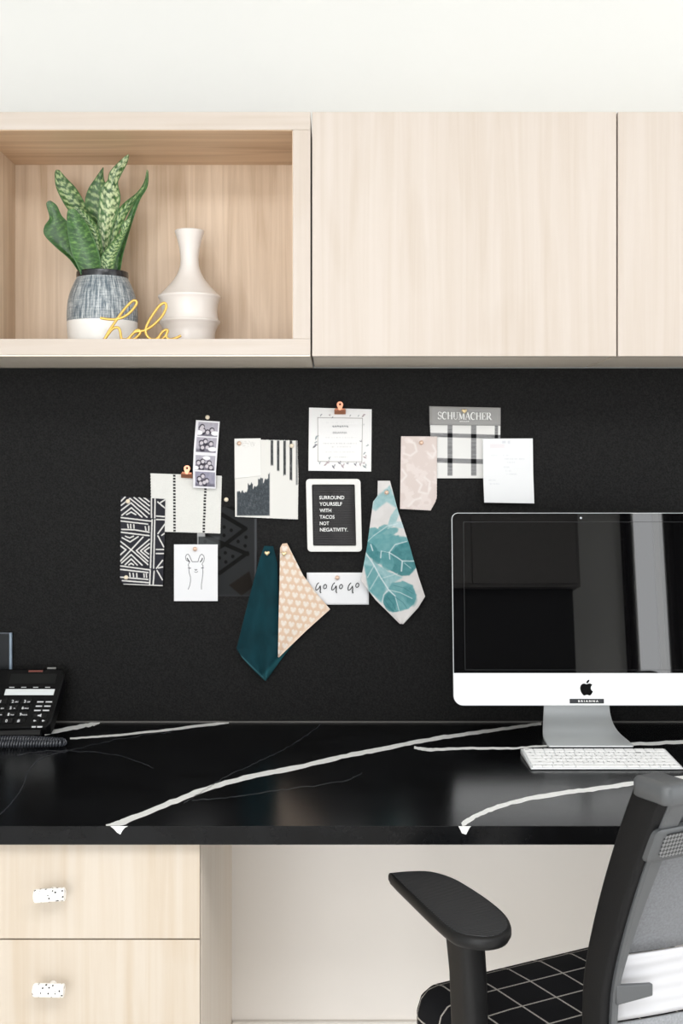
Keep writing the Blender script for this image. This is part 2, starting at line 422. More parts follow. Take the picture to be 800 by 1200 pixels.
# black pinboard strip, knee wall, baseboard
ZT, BD = 0.75, 0.012                    # counter top height, board face
zb0, zb1 = ZT, 1.5148
pb = box('pinboard', (-1.9, 2.0, -BD, -.0005, zb0+.0028, zb1), M['board'], bevel=.001)
tag(pb, 'long black cloth pinboard on the wall between counter and upper cabinets', 'pinboard')
struct(box('trim_1', (-1.9, 2.0, -.016, -.0005, ZT+.0002, ZT+.0028), mat('grey_caulk', (92, 90, 87), 0.6)))
struct(box('wall_lower', (P(234.6, 0, DIST-FPX*(EYE-.75)/(968-VY)-.022).x-.0006, 2.0, -.15, -.0005, 0, .7205), M['knee']))
struct(box('baseboard_back', (-.2055, 2.0, -.163, -.1501, 0, .172), M['knee'], bevel=.003))

# ------------------------------------------------------------------ upper cabinets
DU = 0.287
zt, zbm = P(0, 131, DU).z, P(0, 417.5, DU).z
xs = [P(-46, 0, DU).x, P(363.7, 0, DU).x, P(365.6, 0, DU).x, P(722, 0, DU).x, P(723.8, 0, DU).x]
t = thing('open_shelf_unit', 'open pale maple wall shelf box holding the plant and vase', 'shelf', ((xs[0]+xs[1])/2, -.14, zbm))
xi0, xi1 = P(-26, 0, DU).x, P(343, 0, DU).x; zi0, zi1 = P(0, 397, DU).z, P(0, 152, DU).z
box('top_panel', (xs[0], xs[1], -DU, -.001, zi1, zt), M['wood_h'], t, bevel=.0008)
box('bottom_panel', (xs[0], xs[1], -DU, -.001, zbm+.0025, zi0), M['wood_h'], t, bevel=.0008)
box('underside_lift_sheet', (xs[0]+.0008, xs[1]-.0008, -DU+.0008, -.001, zbm, zbm+.0024), M['wood_lifted'], t)  # added thin sheet, its pale colour brightens the shaded underside
box('side_panel', (xs[0], xi0, -DU+.0002, -.001, zi0, zi1), M['wood_v'], t, bevel=.0008)
box('side_panel', (xi1, xs[1], -DU+.0002, -.001, zi0, zi1), M['wood_v'], t, bevel=.0008)
box('side_bounce_sheet', (xi0, xi0+.0012, -DU+.002, -.02, zi0, zi1), M['wood_back'], t)  # added sheets on both inner sides, bounce light put into their tint
box('side_bounce_sheet', (xi1-.0012, xi1, -DU+.002, -.02, zi0, zi1), M['wood_back'], t)
box('top_bounce_sheet', (xi0, xi1, -DU+.002, -.02, zi1-.0012, zi1), M['wood_roof_bounce'], t)  # added sheet below the top panel, tinted for warm bounce light
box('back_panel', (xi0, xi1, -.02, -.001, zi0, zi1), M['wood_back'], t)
def wall_cab(x0, x1, wm, label):
    t = thing('wall_cabinet', label, 'cabinet', ((x0+x1)/2, -.14, zbm), group='closed wall cabinets')
    box('carcass', (x0+.0012, x1-.0012, -DU+.0205, -.001, zbm+.002, zt), M['wood_lifted'], t)
    box('door', (x0, x1, -DU, -DU+.019, zbm, zt), wm, t, bevel=.0008)
wall_cab(xs[2], xs[3], M['wood_v'], 'closed maple wall cabinet directly right of the open shelf')
wall_cab(xs[4], xs[4]+.588, M['wood_v2'], 'closed maple wall cabinet above the computer, cut by right edge')
wall_cab(xs[0]-.59, xs[0]-.002, M['wood_v2'], 'closed maple wall cabinet at the far left, beside the open shelf')

# ------------------------------------------------------------------ countertop with veins
DC = DIST-FPX*(EYE-ZT)/(968-VY)
H = EYE-ZT
ct = box('countertop', (-1.9, 2.0, -DC, -.0005, ZT-.029, ZT), M['quartz'], bevel=.0007)
tag(ct, 'black stone countertop with white veins running along the wall', 'countertop')
def onc(px, py):
    py = max(py, 845.6); dd = FPX*H/(py-VY); y = dd-DIST
    return Vector(((px-VX)*dd/FPX, max(y, -DC+.0003), ZT+.0003))
def vein(pts, w, jit=.16, m='vein', k=7, brk=0.0):
    c = catmull(pts, k); n = len(c)
    wb = .9 if m == 'vein_faint' else .35
    c = [(p[0], p[1]+random.uniform(-wb, wb)) for p in c]
    ws = [np.interp(i/(n-1), np.linspace(0, 1, len(w)), w) for i in range(n)]
    if brk:
        mb = MB()
        i = 0
        while i < n-2:
            j = min(n, i+random.randint(3, 7)); ribbon(c[i:j], ws[i:j], onc, jit, mb); i = j-1+(1 if random.random() < brk else 0)
    else: mb = ribbon(c, ws, onc, jit)
    mesh('vein', mb.v, mb.f, M[m], ct)
vein([(124, 967.6), (134, 966.5), (150, 961), (200, 941), (250, 922), (300, 909), (350, 899), (400, 887), (440, 879.5), (480, 871), (520, 864), (560, 858.5), (600, 853), (634, 848)], [1.5, 6, 7, 6.5, 6, 5.5, 5.5, 5, 5, 4.5, 4.5, 4, 3.5, 3])
vein([(485, 876), (500, 878.5), (520, 878), (560, 877), (600, 877), (640, 874), (690, 873), (742, 872), (800, 870), (900, 868)], [3, 4, 3, 2.5, 2, 3, 4, 3])
vein([(541, 967), (556, 957), (575, 949), (610, 938), (660, 929.5), (700, 924.5), (742, 918), (800, 911), (880, 904)], [6, 5, 5, 5, 5, 5, 5])
vein([(268, 846.5), (220, 852.5), (160, 859.5), (120, 863), (82, 865.5)], [3.5, 3, 2.5, 2.5, 2])
vein([(52, 860), (90, 852), (110, 848.6), (117, 847.4)], [4, 5, 4, .8])
vein([(0, 955), (14, 940), (25, 925), (34, 903), (48, 889), (80, 880), (140, 866), (200, 858)], [.9, .8, .7], jit=.6, m='vein_faint', k=10)
vein([(215, 941), (240, 926), (262, 912), (300, 894), (340, 874), (375, 850)], [.9, .8, .7], jit=.6, m='vein_faint', k=10)
vein([(225, 938), (270, 934), (330, 926), (400, 916), (424, 906)], [.9, .8, .7], jit=.6, m='vein_faint', k=10)
vein([(20, 885), (60, 880), (130, 884), (180, 900)], [.9, .8, .7], jit=.6, m='vein_faint', k=10)
for px0, pts in ((137, [(129, 967), (150, 967), (146, 970), (143, 974), (141, 978), (137, 975.5), (133, 971)]), (543, [(537, 967), (552, 967), (550, 970), (548, 974), (546, 978), (541, 976.5), (538.5, 971)])):
    vv = [on_plane(a, b, (0, -DC-.0003, 0), Vector((0, 1, 0))) for a, b in pts]
    vv = [Vector((v.x, v.y, min(v.z, ZT-.0002))) for v in vv]
    mesh('vein', vv, poly_faces(pts), M['vein'], ct)

# ------------------------------------------------------------------ drawer units
DF = DC-.022
xd = P(234.6, 0, DF).x
M['knob_white'] = None
def speckle():
    m, nt, b = nodes('speckled_white_ceramic'); N, L = nt.nodes, nt.links
    tc = N.new('ShaderNodeTexCoord'); v = N.new('ShaderNodeTexVoronoi'); v.inputs['Scale'].default_value = 190
    L.new(tc.outputs['Object'], v.inputs['Vector'])
    n = N.new('ShaderNodeMath'); n.operation = 'LESS_THAN'; n.inputs[1].default_value = 0.30; L.new(v.outputs['Distance'], n.inputs[0])
    s = N.new('ShaderNodeSeparateColor'); L.new(v.outputs['Color'], s.inputs[0])
    g = N.new('ShaderNodeMath'); g.operation = 'GREATER_THAN'; g.inputs[1].default_value = 0.35; L.new(s.outputs[0], g.inputs[0])
    k = N.new('ShaderNodeMath'); k.operation = 'MULTIPLY'; L.new(n.outputs[0], k.inputs[0]); L.new(g.outputs[0], k.inputs[1])
    mx = N.new('ShaderNodeMix'); mx.data_type = 'RGBA'; mx.inputs[6].default_value = lc(250, 249, 246); mx.inputs[7].default_value = lc(30, 28, 30)
    L.new(k.outputs[0], mx.inputs[0]); L.new(mx.outputs[2], b.inputs['Base Color']); b.inputs['Roughness'].default_value = 0.3
    return m
M['knob_white'] = speckle()
def drawer_unit(x1, w, label, knobs):
    x0 = x1-w
    t = thing('drawer_unit', label, 'drawer unit', ((x0+x1)/2, -DF/2, 0))
    body = box('carcass', (x0+.002, x1-.0008, -DF+.021, -.002, .1, .7205), M['wood_low2'], t)
    box('side_panel', (x1-.0009, x1-.0001, -DF+.0195, -.1502, .1, .7205), M['wood_side_lifted'], t)  # thin skin over the carcass carrying the brightened maple
    box('plinth', (x0+.002, x1-.002, -DF+.08, -.002, 0, .1), M['wood_low2'], t)
    za = P(0, 1100, DF).z; zb = P(0, 1101.6, DF).z
    spans = [(za, .7195), (zb-.285, zb), (.105, zb-.2875)]
    for i, (z0, z1) in enumerate(spans):
        dr = box('drawer_front', (x0+.001, x1-.0008, -DF, -DF+.019, z0, z1), (M['wood_low'], M['wood_low2'])[i % 2], t, bevel=.0008)
        c = P(*knobs[i], DF+.03) if knobs[i] else Vector(((x0+x1)/2+.0, -DF-.03, (z0+z1)/2+.04))
        tilt = math.radians((-4, 1, 2)[i]); ax = Vector((math.cos(tilt), 0, -math.sin(tilt)))
        def ring(s, r): # circle round the knob axis
            u = Vector((0, 1, 0)); w_ = ax.cross(u)
            return [c+ax*s+(u*math.cos(2*PI*k/28)+w_*math.sin(2*PI*k/28))*r for k in range(28)]
        R_ = .0102; Lh = .0235
        pr = [(-Lh, R_*.8), (-Lh+.001, R_*.95), (-Lh+.003, R_), (Lh-.0055, R_), (Lh-.005, R_*.86), (Lh-.0035, R_*.86), (Lh-.003, R_), (Lh-.0008, R_), (Lh, R_*.9)]
        kn = mesh('knob', *loft([ring(s, r) for s, r in pr]), M['knob_white'], dr, smooth=35)
        mesh('knob_stem', *tube([c+Vector((0, .008, -.002)), (c.x, -DF+.001, c.z-.004)], .0062, 14), mat('white_glaze', (246, 244, 240), 0.3), dr, smooth=40)
drawer_unit(xd, .472, 'maple drawer unit with two speckled knobs below the countertop', [(58, 1049), (57, 1160.5), None])
drawer_unit(xd-.474, .472, 'second maple drawer unit further left under the telephone end', [None, None, None])
# end support under the right end of the counter
ep = box('end_panel', (1.94, 1.96, -DC+.02, -.164, 0, .7205), M['wood_low']); tag(ep, 'maple end panel carrying the far right end of the counter', 'panel')

# ------------------------------------------------------------------ plant in pot
DP = .135
def zfix(z): return z
base = Vector((P(120, 0, DP).x, -DP, zi0))
SP = FPX/(DIST-DP)
def pyz(py, d): return EYE-(py-VY)*(DIST-d)/FPX
t = thing('potted_snake_plant', 'green striped snake plant in a blue-grey ceramic pot on shelf', 'plant', base)
zr = lambda py: pyz(py, DP)
prof = [(.0, zi0+.0005), (33/SP, zi0+.0005), (38.5/SP, zi0+.004), (40.5/SP, zr(388)), (41/SP, zr(378)), (41/SP, zr(366)), (39.5/SP, zr(352)), (36/SP, zr(340)), (32/SP, zr(331)), (30/SP, zr(327)), (29.6/SP, zr(322)), (29.6/SP, zr(320)), (28.6/SP, zr(319.3)), (27.6/SP, zr(320)), (27.2/SP, zr(330))]
prof = [tuple(p) for p in [(prof[0])]]+catmull(prof[1:], 4)
m, nt, b = nodes('scratched_blue_grey_glaze'); N, L = nt.nodes, nt.links
tc = N.new('ShaderNodeTexCoord'); sx = N.new('ShaderNodeSeparateXYZ'); L.new(tc.outputs['Object'], sx.inputs[0])
at = N.new('ShaderNodeMath'); at.operation = 'ARCTAN2'; L.new(sx.outputs[1], at.inputs[0]); L.new(sx.outputs[0], at.inputs[1])
cv = N.new('ShaderNodeCombineXYZ'); a1 = N.new('ShaderNodeMath'); a1.operation = 'MULTIPLY'; a1.inputs[1].default_value = 17; L.new(at.outputs[0], a1.inputs[0])
z1_ = N.new('ShaderNodeMath'); z1_.operation = 'MULTIPLY'; z1_.inputs[1].default_value = 22; L.new(sx.outputs[2], z1_.inputs[0])
L.new(a1.outputs[0], cv.inputs[0]); L.new(z1_.outputs[0], cv.inputs[1])
n1 = N.new('ShaderNodeTexNoise'); n1.inputs['Scale'].default_value = 1.0; n1.inputs['Detail'].default_value = 5; n1.inputs['Roughness'].default_value = .75; L.new(cv.outputs[0], n1.inputs['Vector'])
cv2 = N.new('ShaderNodeCombineXYZ'); a2 = N.new('ShaderNodeMath'); a2.operation = 'MULTIPLY'; a2.inputs[1].default_value = 3; L.new(at.outputs[0], a2.inputs[0])
z2_ = N.new('ShaderNodeMath'); z2_.operation = 'MULTIPLY'; z2_.inputs[1].default_value = 330; L.new(sx.outputs[2], z2_.inputs[0])
L.new(a2.outputs[0], cv2.inputs[0]); L.new(z2_.outputs[0], cv2.inputs[1])
n2 = N.new('ShaderNodeTexNoise'); n2.inputs['Scale'].default_value = 1.0; n2.inputs['Detail'].default_value = 2; L.new(cv2.outputs[0], n2.inputs['Vector'])
sm = N.new('ShaderNodeMath'); sm.operation = 'MULTIPLY_ADD'; sm.inputs[1].default_value = .2; L.new(n2.outputs['Fac'], sm.inputs[0]); L.new(n1.outputs['Fac'], sm.inputs[2])
cr = N.new('ShaderNodeValToRGB'); e = cr.color_ramp.elements; e[0].position = .52; e[0].color = lc(88, 102, 112); e[1].position = .80; e[1].color = lc(220, 224, 224)
L.new(sm.outputs[0], cr.inputs[0])
# boundary of the bare white foot
nb = N.new('ShaderNodeMath'); nb.operation = 'MULTIPLY_ADD'; nb.inputs[1].default_value = .006; L.new(n1.outputs['Fac'], nb.inputs[0]); L.new(sx.outputs[2], nb.inputs[2])
gt = N.new('ShaderNodeMath'); gt.operation = 'GREATER_THAN'; gt.inputs[1].default_value = zr(378)-zi0+.003; L.new(nb.outputs[0], gt.inputs[0])
mx = N.new('ShaderNodeMix'); mx.data_type = 'RGBA'; mx.inputs[6].default_value = lc(242, 240, 236); L.new(gt.outputs[0], mx.inputs[0]); L.new(cr.outputs[0], mx.inputs[7])
L.new(mx.outputs[2], b.inputs['Base Color']); b.inputs['Roughness'].default_value = .35
M['pot'] = m
mesh('pot', *lathe(prof, base.x, base.y, 64, False), M['pot'], t, smooth=50)
rim = [(29.9/SP, zr(327)), (30.2/SP, zr(323)), (29.8/SP, zr(319.6)), (28.5/SP, zr(319)), (27.2/SP, zr(320.5)), (27/SP, zr(326))]
mesh('pot_rim', *lathe(rim, base.x, base.y, 64, False), mat('black_rim_glaze', (34, 36, 40), 0.25), t, smooth=50)
mesh('soil', *lathe([(27.3/SP, zr(325.5)), (14/SP, zr(324)), (1/SP, zr(323.5))], base.x, base.y, 32, True), mat('dark_soil', (58, 46, 38), .95, bump=.8, bscale=300), t, smooth=60)
M['leaf'] = paint_mat('snake_plant_leaf', 0.38, 0.05, 200, .5)
def zz(pts): return [(40+x/3.3333, 170+y/3.3333) for x, y in pts]
def leaf_paint(seed, light=1.0, pale=(200, 216, 158)):
    def f(X, Y, U, V):
        yy = V*(13+4*light)+0.8*np.abs(U-.5)*2+1.1*fbm(U*2.2+seed, V*5, seed)+.9*fbm(U*9, V*20, seed+2)
        band = .5+.32*np.sin(2*PI*(yy*.95+.35*fbm(U*7, V*9, seed+5, 2)))+.5*(fbm(U*6, V*34, seed+9, 3)-.5)
        band = np.clip((band-.50+.48*(light-.45))/.16, 0, 1)
        c = flat(X, (40, 80, 38))
        c = over(c, np.clip(fbm(X/4, Y/4, seed)*1.6-.4, 0, 1), (84, 132, 58))
        c = over(c, band, pale, .5+.45*light)
        c = over(c, np.clip((fbm(U*10, V*70, seed+4, 2)-.52)/.1, 0, 1), (28, 62, 30), .45)
        e = np.clip((.07-np.minimum(U, 1-U))/.04, 0, 1); c = over(c, e, (58, 104, 46), .8)
        return c
    return f
def leaf(Lp, Rp, d0, lean, seed, light, curl=.006, pale=(200, 216, 158)):
    # d0 depth at the foot, lean = change of depth up to the tip, curl = channel depth across
    Lp, Rp = catmull(zz(Lp), 5), catmull(zz(Rp), 5)
    sheet('leaf', Lp, Rp, lambda U, V: d0+lean*(1-V)-curl*(1-(2*U-1)**2)*np.minimum(1, V*3), leaf_paint(seed, light, pale), M['leaf'], t, 22, 90, thick=.0016)
leaf([(367, 36), (345, 52), (298, 102), (288, 138), (262, 170), (252, 250), (248, 330), (258, 420), (262, 505)], [(370, 38), (362, 70), (337, 118), (325, 150), (336, 205), (325, 262), (306, 320), (292, 390), (288, 505)], .150, -.006, 3, .95, .007, (216, 226, 178))
leaf([(267, 88), (240, 128), (212, 170), (199, 215), (206, 252), (228, 300), (250, 380), (255, 505)], [(270, 86), (271, 130), (290, 180), (300, 230), (290, 300), (280, 380), (278, 505)], .128, -.015, 11, .45)
leaf([(86, 96), (80, 112), (86, 165), (115, 225), (150, 280), (195, 380), (222, 505)], [(98, 97), (128, 132), (165, 172), (205, 245), (228, 320), (245, 400), (252, 505)], .118, -.012, 23, .7)
leaf([(56, 218), (47, 232), (60, 285), (40, 318), (41, 352), (85, 398), (140, 445), (182, 505)], [(64, 217), (88, 236), (106, 275), (128, 300), (140, 340), (160, 420), (205, 505)], .140, .005, 31, .1, .005, (126, 166, 84))
leaf([(158, 240), (164, 262), (192, 292), (222, 340), (238, 400), (245, 440), (245, 505)], [(160, 237), (195, 258), (226, 292), (248, 325), (262, 380), (268, 440), (270, 505)], .163, .006, 47, .75, .005)
leaf([(133, 250), (128, 275), (131, 340), (146, 420), (164, 460), (183, 505)], [(155, 247), (182, 275), (212, 320), (240, 385), (257, 440), (262, 505)], .176, .008, 59, .2, .008, (142, 182, 98))
leaf([(440, 95), (432, 142), (404, 186), (348, 232), (312, 282), (296, 340), (284, 400), (280, 505)], [(443, 97), (442, 145), (420, 182), (392, 216), (352, 290), (326, 350), (318, 430), (312, 505)], .140, .012, 67, .85, .006)
leaf([(443, 100), (430, 175), (402, 208), (362, 292), (338, 380), (318, 440), (312, 505)], [(445, 101), (441, 160), (412, 212), (384, 292), (358, 380), (343, 440), (333, 505)], .152, .000, 71, .15, .003, (134, 172, 100))
leaf([(374, 285), (345, 305), (335, 345), (296, 390), (266, 430), (259, 470), (262, 505)], [(378, 288), (368, 320), (345, 370), (328, 415), (316, 450), (310, 480), (308, 505)], .172, -.004, 83, .8, .006)

# ------------------------------------------------------------------ vase
DV = .14; SV = FPX/(DIST-DV); vx = P(222, 0, DV).x; zv = lambda py: pyz(py, DV)
vp = [(.0005, zi0+.0006), (20/SV, zi0+.0005), (27/SV, zi0+.0005), (29/SV, zi0+.0015), (29.5/SV, zv(396)), (30.5/SV, zv(388)), (33.5/SV, zv(381.5)), (36/SV, zv(378))]
vp2 = [(36/SV, zv(376.5)), (34/SV, zv(374.5)), (32.6/SV, zv(368)), (32.8/SV, zv(360)), (34.5/SV, zv(353)), (36.6/SV, zv(349))]
vp3 = [(36.4/SV, zv(347.3)), (33/SV, zv(344.5)), (25/SV, zv(336)), (17/SV, zv(326)), (12/SV, zv(315)), (10.6/SV, zv(306)), (11.2/SV, zv(296)), (13.6/SV, zv(284)), (16.2/SV, zv(275)), (17.3/SV, zv(271.5)), (16.6/SV, zv(270.5)), (15.4/SV, zv(271.5)), (12/SV, zv(284)), (9/SV, zv(300)), (9/SV, zv(312)), (14/SV, zv(328)), (22/SV, zv(345)), (22/SV, zv(390)), (.0005, zv(391))]
v_ = mesh('ribbed_vase', *lathe(catmull(vp, 4)+catmull(vp2, 5)+catmull(vp3, 6), vx, -DV, 72, False), mat('white_satin_ceramic', (229, 222, 216), .3), smooth=50)
tag(v_, 'white ceramic vase with flared neck and two ridges beside the plant', 'vase')

# ------------------------------------------------------------------ gold script sign
DH = .248
hz = lambda pts: [(110+x/7.273, 340+y/7.273) for x, y in pts]
zf = zi0+.0028
def script(pts):
    out = []
    for x, y in catmull(hz(pts), 7):
        p = P(x, y, DH); p.z = max(p.z, zf); out.append(p)
    return out
t = thing('word_sign', 'gold script word sign reading hola in front of the pot', 'sign', (P(165, 0, DH).x, -DH, zi0))
h1 = [(55, 237), (90, 244), (130, 249), (180, 249), (235, 236), (290, 205), (335, 160), (362, 118), (360, 93), (335, 90), (300, 118), (250, 175), (208, 232), (165, 295), (125, 355), (95, 410), (80, 436), (105, 400), (150, 340), (185, 318), (212, 325), (224, 355), (230, 395), (240, 425), (262, 432), (290, 415), (325, 380), (360, 345), (390, 345), (392, 370), (360, 405), (322, 428), (300, 420), (312, 395), (350, 358), (400, 350), (445, 338), (510, 295), (575, 228), (610, 165), (615, 125), (596, 110), (560, 132), (505, 205), (460, 280), (440, 340), (450, 385), (480, 415), (520, 422), (552, 400), (580, 360), (615, 338), (628, 352), (605, 395), (570, 425), (548, 425), (558, 390)]
h2 = [(628, 345), (616, 385), (625, 412), (655, 420), (700, 408), (742, 388)]
rad = .0027
mesh('lettering', *tube(script(h1), rad, 8), M['gold'], t, smooth=60)
mesh('lettering', *tube(script(h2), rad, 8), M['gold'], t, smooth=60)

# ------------------------------------------------------------------ pinned papers and cloths
def dep(base, bow=0.0, curl=0.0, seed=1):
    return lambda U, V: BD+base+bow*(V**2)+curl*np.sin(PI*U)*V+.0006*np.sin(U*5+seed)*V
# a) white cloth with two dotted lines
def p_dots(X, Y, U, V):
    c = flat(X, (236, 235, 230)); c = c*(1+.05*(fbm(X*1.3, Y*1.3, 4)[..., None]-.5))
    for x0, x1 in ((.337, .335), (.775, .755)):
        xc = 0*X+(x0+(x1-x0)*V); k = (V*19) % 1.0
        m = np.clip((0.017-np.abs(U-xc))/.004+.5, 0, 1)*np.clip((.31-np.abs(k-.5))/.08+.5, 0, 1)
        c = over(c, m, (28, 28, 30))
    return c
# b) the dark sheer patterned cloth lies lowest
def p_sheer(X, Y, U, V):
    c = flat(X, (44, 45, 46)); x, y = 220+0*X, 0*X
    zx, zy = (X-220)*8.889, (Y-575)*8.889
    blk = (17, 17, 16)
    for pts, w in ((([(350, 245), (600, 395)]), 42), (([(350, 130), (480, 190)]), 34), (([(600, 395), (400, 550)]), 40), (([(170, 465), (620, 660)]), 42), (([(400, 550), (330, 590)]), 40), (([(620, 650), (330, 860)]), 40)):
        c = over(c, stroke(zx, zy, pts, w, 6), blk)
    for dx, dy in ((378, 380), (452, 412), (377, 466), (605, 485), (524, 530), (597, 575), (390, 648), (468, 685), (396, 742), (330, 700), (180, 528)):
        c = over(c, ell(zx, zy, dx, dy, 17, 19, 0, .2), blk)
    c = over(c, inpoly(zx, zy, [(430, 985), (640, 840), (680, 1000), (560, 1095)], 12), (31, 27, 23))
    c = over(c, rect(zx, zy, 694, 290, 716, 900, 6), (96, 98, 102), .6)
    c = over(c, rect(zx, zy, 95, 430, 180, 480, 8), (205, 205, 205), .85)
    c = over(c, rect(zx, zy, 95, 430, 112, 600, 6), (190, 190, 190), .8)
    c = over(c, rect(zx, zy, 112, 480, 330, 600, 30), (96, 100, 102), .6)
    c = over(c, np.clip((V-.97)/.02, 0, 1), (66, 66, 68), .3)
    return c
o = sheet('fabric_swatch', [(231, 596), (231, 640), (232, 699)], [(301, 592), (301.5, 640), (299, 699)], dep(.0008), p_sheer, M['cloth'], nu=110, nv=150)
tag(o, 'dark grey cloth with black dotted triangles, partly hidden behind the llama card', 'fabric swatch', 'pinned fabric swatches')
o = sheet('fabric_swatch', [(175.8, 554.6), (177.2, 623)], [(260.2, 557.6), (258.4, 625.6)], dep(.0035, .002), p_dots, M['cloth'], nu=140, nv=120, pinked='lrb', amp=1.4, period=6)
tag(o, 'white cloth square with pinked edges and two black dotted lines', 'fabric swatch', 'pinned fabric swatches')
# c) black and white line pattern cloth
MUD = [[(108, 196), (140, 178), (172, 196)], [(76, 200), (142, 148), (215, 212)], [(70, 166), (138, 114), (250, 214)], [(70, 132), (132, 84), (266, 190)], [(160, 76), (266, 164)], [(192, 76), (266, 134)], [(228, 78), (266, 106)], [(68, 104), (98, 74)],
       [(66, 216), (285, 242)], [(66, 240), (255, 262)], [(116, 264), (120, 288)], [(136, 264), (138, 290)], [(158, 266), (160, 290)], [(238, 280), (242, 304)], [(262, 276), (262, 306)], [(75, 298), (165, 302), (265, 318)], [(72, 318), (265, 342)],
       [(100, 346), (130, 358), (156, 346)], [(78, 356), (132, 386), (188, 350)], [(66, 382), (140, 440), (256, 542)], [(222, 352), (140, 440), (66, 518)], [(266, 368), (176, 446), (256, 520)], [(266, 398), (205, 448), (262, 496)], [(266, 424), (232, 448), (262, 470)], [(64, 412), (104, 440), (64, 476)], [(74, 532), (140, 474), (216, 546)], [(98, 544), (140, 504), (182, 546)], [(124, 545), (140, 534), (156, 545)],
       [(64, 552), (272, 580)], [(64, 576), (256, 598)], [(130, 602), (133, 626)], [(154, 604), (156, 628)], [(178, 606), (180, 630)], [(228, 608), (230, 630)], [(246, 608), (247, 632)], [(64, 630), (256, 646)], [(80, 654), (260, 668)], [(86, 680), (356, 690)],
       [(281, 82), (281, 216)], [(306, 84), (304, 218)], [(285, 232), (280, 400), (274, 566)], [(304, 232), (300, 400), (296, 568)], [(272, 588), (268, 690)], [(300, 588), (292, 690)],
       [(325, 108), (376, 152)], [(344, 112), (376, 92)], [(316, 206), (376, 210)], [(316, 230), (374, 232)], [(326, 328), (374, 262)], [(326, 344), (366, 420)], [(352, 340), (372, 326)], [(315, 438), (364, 438)], [(315, 466), (364, 466)], [(316, 568), (358, 514)], [(330, 566), (358, 560)], [(320, 584), (356, 648)]]
def p_mud(X, Y, U, V):
    c = flat(X, (50, 50, 56)); zx, zy = (X-130)*5.926, (Y-570)*5.926
    m = np.zeros(X.shape); wob = 2.2*(fbm(zx/14, zy/14, 2)-.5)
    for l in MUD: m = np.maximum(m, stroke(zx+wob, zy-wob, l, 9.6, 3))
    return over(c, m, (232, 230, 226))
o = sheet('fabric_swatch', [(141.6, 581.6), (141, 630), (140.6, 680), (145, 685)], [(193.6, 584.8), (192.6, 635), (190.6, 687)], dep(.007, .003, .002), p_mud, M['cloth'], nu=150, nv=240)
tag(o, 'black cloth with hand drawn white line pattern, leftmost on the pinboard', 'fabric swatch', 'pinned fabric swatches')
# d) photo strip
def p_strip(X, Y, U, V):
    c = flat(X, (243, 242, 246)); zx, zy = U*100, V*330
    fr = [(11, 8, 94, 76), (9, 82, 93, 155), (9, 170, 93, 242), (9, 250, 96, 322)]
    heads = [[(28, 30), (33, 48), (52, 55), (70, 44), (24, 38)], [(30, 108), (46, 100), (70, 110), (35, 130), (55, 128)], [(22, 205), (40, 198), (68, 205), (35, 225), (58, 220), (76, 226)], [(42, 270), (27, 284), (60, 292), (48, 300), (32, 305)]]
    bub = [[(84, 60, 17, 11), (16, 60, 16, 12)], [(78, 138, 18, 11)], [(56, 182, 16, 9), (14, 232, 10, 9)], []]
    for k, (x0, y0, x1, y1) in enumerate(fr):
        m = rect(zx, zy, x0, y0, x1, y1, 1.5); g = flat(X, (176, 172, 184)) if k != 3 else flat(X, (150, 148, 166))
        g = over(g, np.clip((fbm(zx/9, zy/40, k)-.3), 0, 1), (226, 222, 230), .7)
        g = over(g, rect(zx, zy, x0, y1-14, x1, y1, 12), (60, 56, 70), .55)
        for i, (hx, hy) in enumerate(heads[k]):
            g = over(g, ell(zx, zy, hx, hy-1, 10.5, 11.5, 0, .25), (62, 58, 68))
            g = over(g, ell(zx, zy, hx+1, hy+12, 12, 10, 0, .25), (60, 56, 68) if i % 2 else (120, 116, 128))
        for i, (hx, hy) in enumerate(heads[k]): g = over(g, ell(zx, zy, hx+1, hy+2, 7.6, 9.0, 0, .3), (214, 208, 214))
        for (bx, by, rx, ry) in bub[k]: g = over(g, ell(zx, zy, bx, by, rx, ry, 0, .12), (250, 250, 252))
        c = c*(1-m[..., None])+g*m[..., None]
    return c
o = sheet('photo_strip', [(229.6, 492.2), (227, 525), (226, 550), (226.3, 571.5)], [(257.4, 494), (254.6, 530), (253, 552), (252.8, 572.8)], lambda U, V: BD+.003+.012*V+.004*np.sin(PI*V), p_strip, M['paper'], nu=90, nv=230)
tag(o, 'narrow strip of four black and white booth photos of people', 'photo strip')
# e) llama card
def p_llama(X, Y, U, V):
    c = flat(X, (246, 246, 248)); zx, zy = (X-130)*5.926, (Y-570)*5.926
    ink = (40, 40, 44)
    for l, w in (([(541, 560), (536, 545), (546, 525), (522, 512), (517, 490), (524, 474), (536, 470), (546, 485), (556, 508), (563, 523), (604, 523), (610, 500), (618, 480), (630, 470), (644, 482), (648, 500), (644, 520), (636, 530), (632, 542), (640, 552), (636, 562)], 3.4),
                 ([(543, 570), (541, 580), (543, 600), (552, 630), (552, 660), (546, 690), (536, 714)], 3.4), ([(637, 572), (638, 600), (634, 640), (628, 680), (628, 714)], 3.4),
                 ([(530, 500), (537, 514), (545, 522)], 7), ([(634, 500), (630, 514), (620, 524)], 7), ([(536, 566), (552, 568)], 5), ([(628, 567), (642, 566)], 5), ([(583, 577), (589, 583), (596, 577)], 5), ([(580, 592), (586, 597), (596, 597), (602, 590)], 3)):
        c = over(c, stroke(zx, zy, l, w, 2.5), ink, .85)
    return c
o = sheet('llama_card', [(203.8, 638), (203.8, 704.4)], [(255, 638), (255, 704.4)], dep(.0065, .001), p_llama, M['paper'], nu=150, nv=190)
tag(o, 'white card with a line drawing of a llama head', 'card')
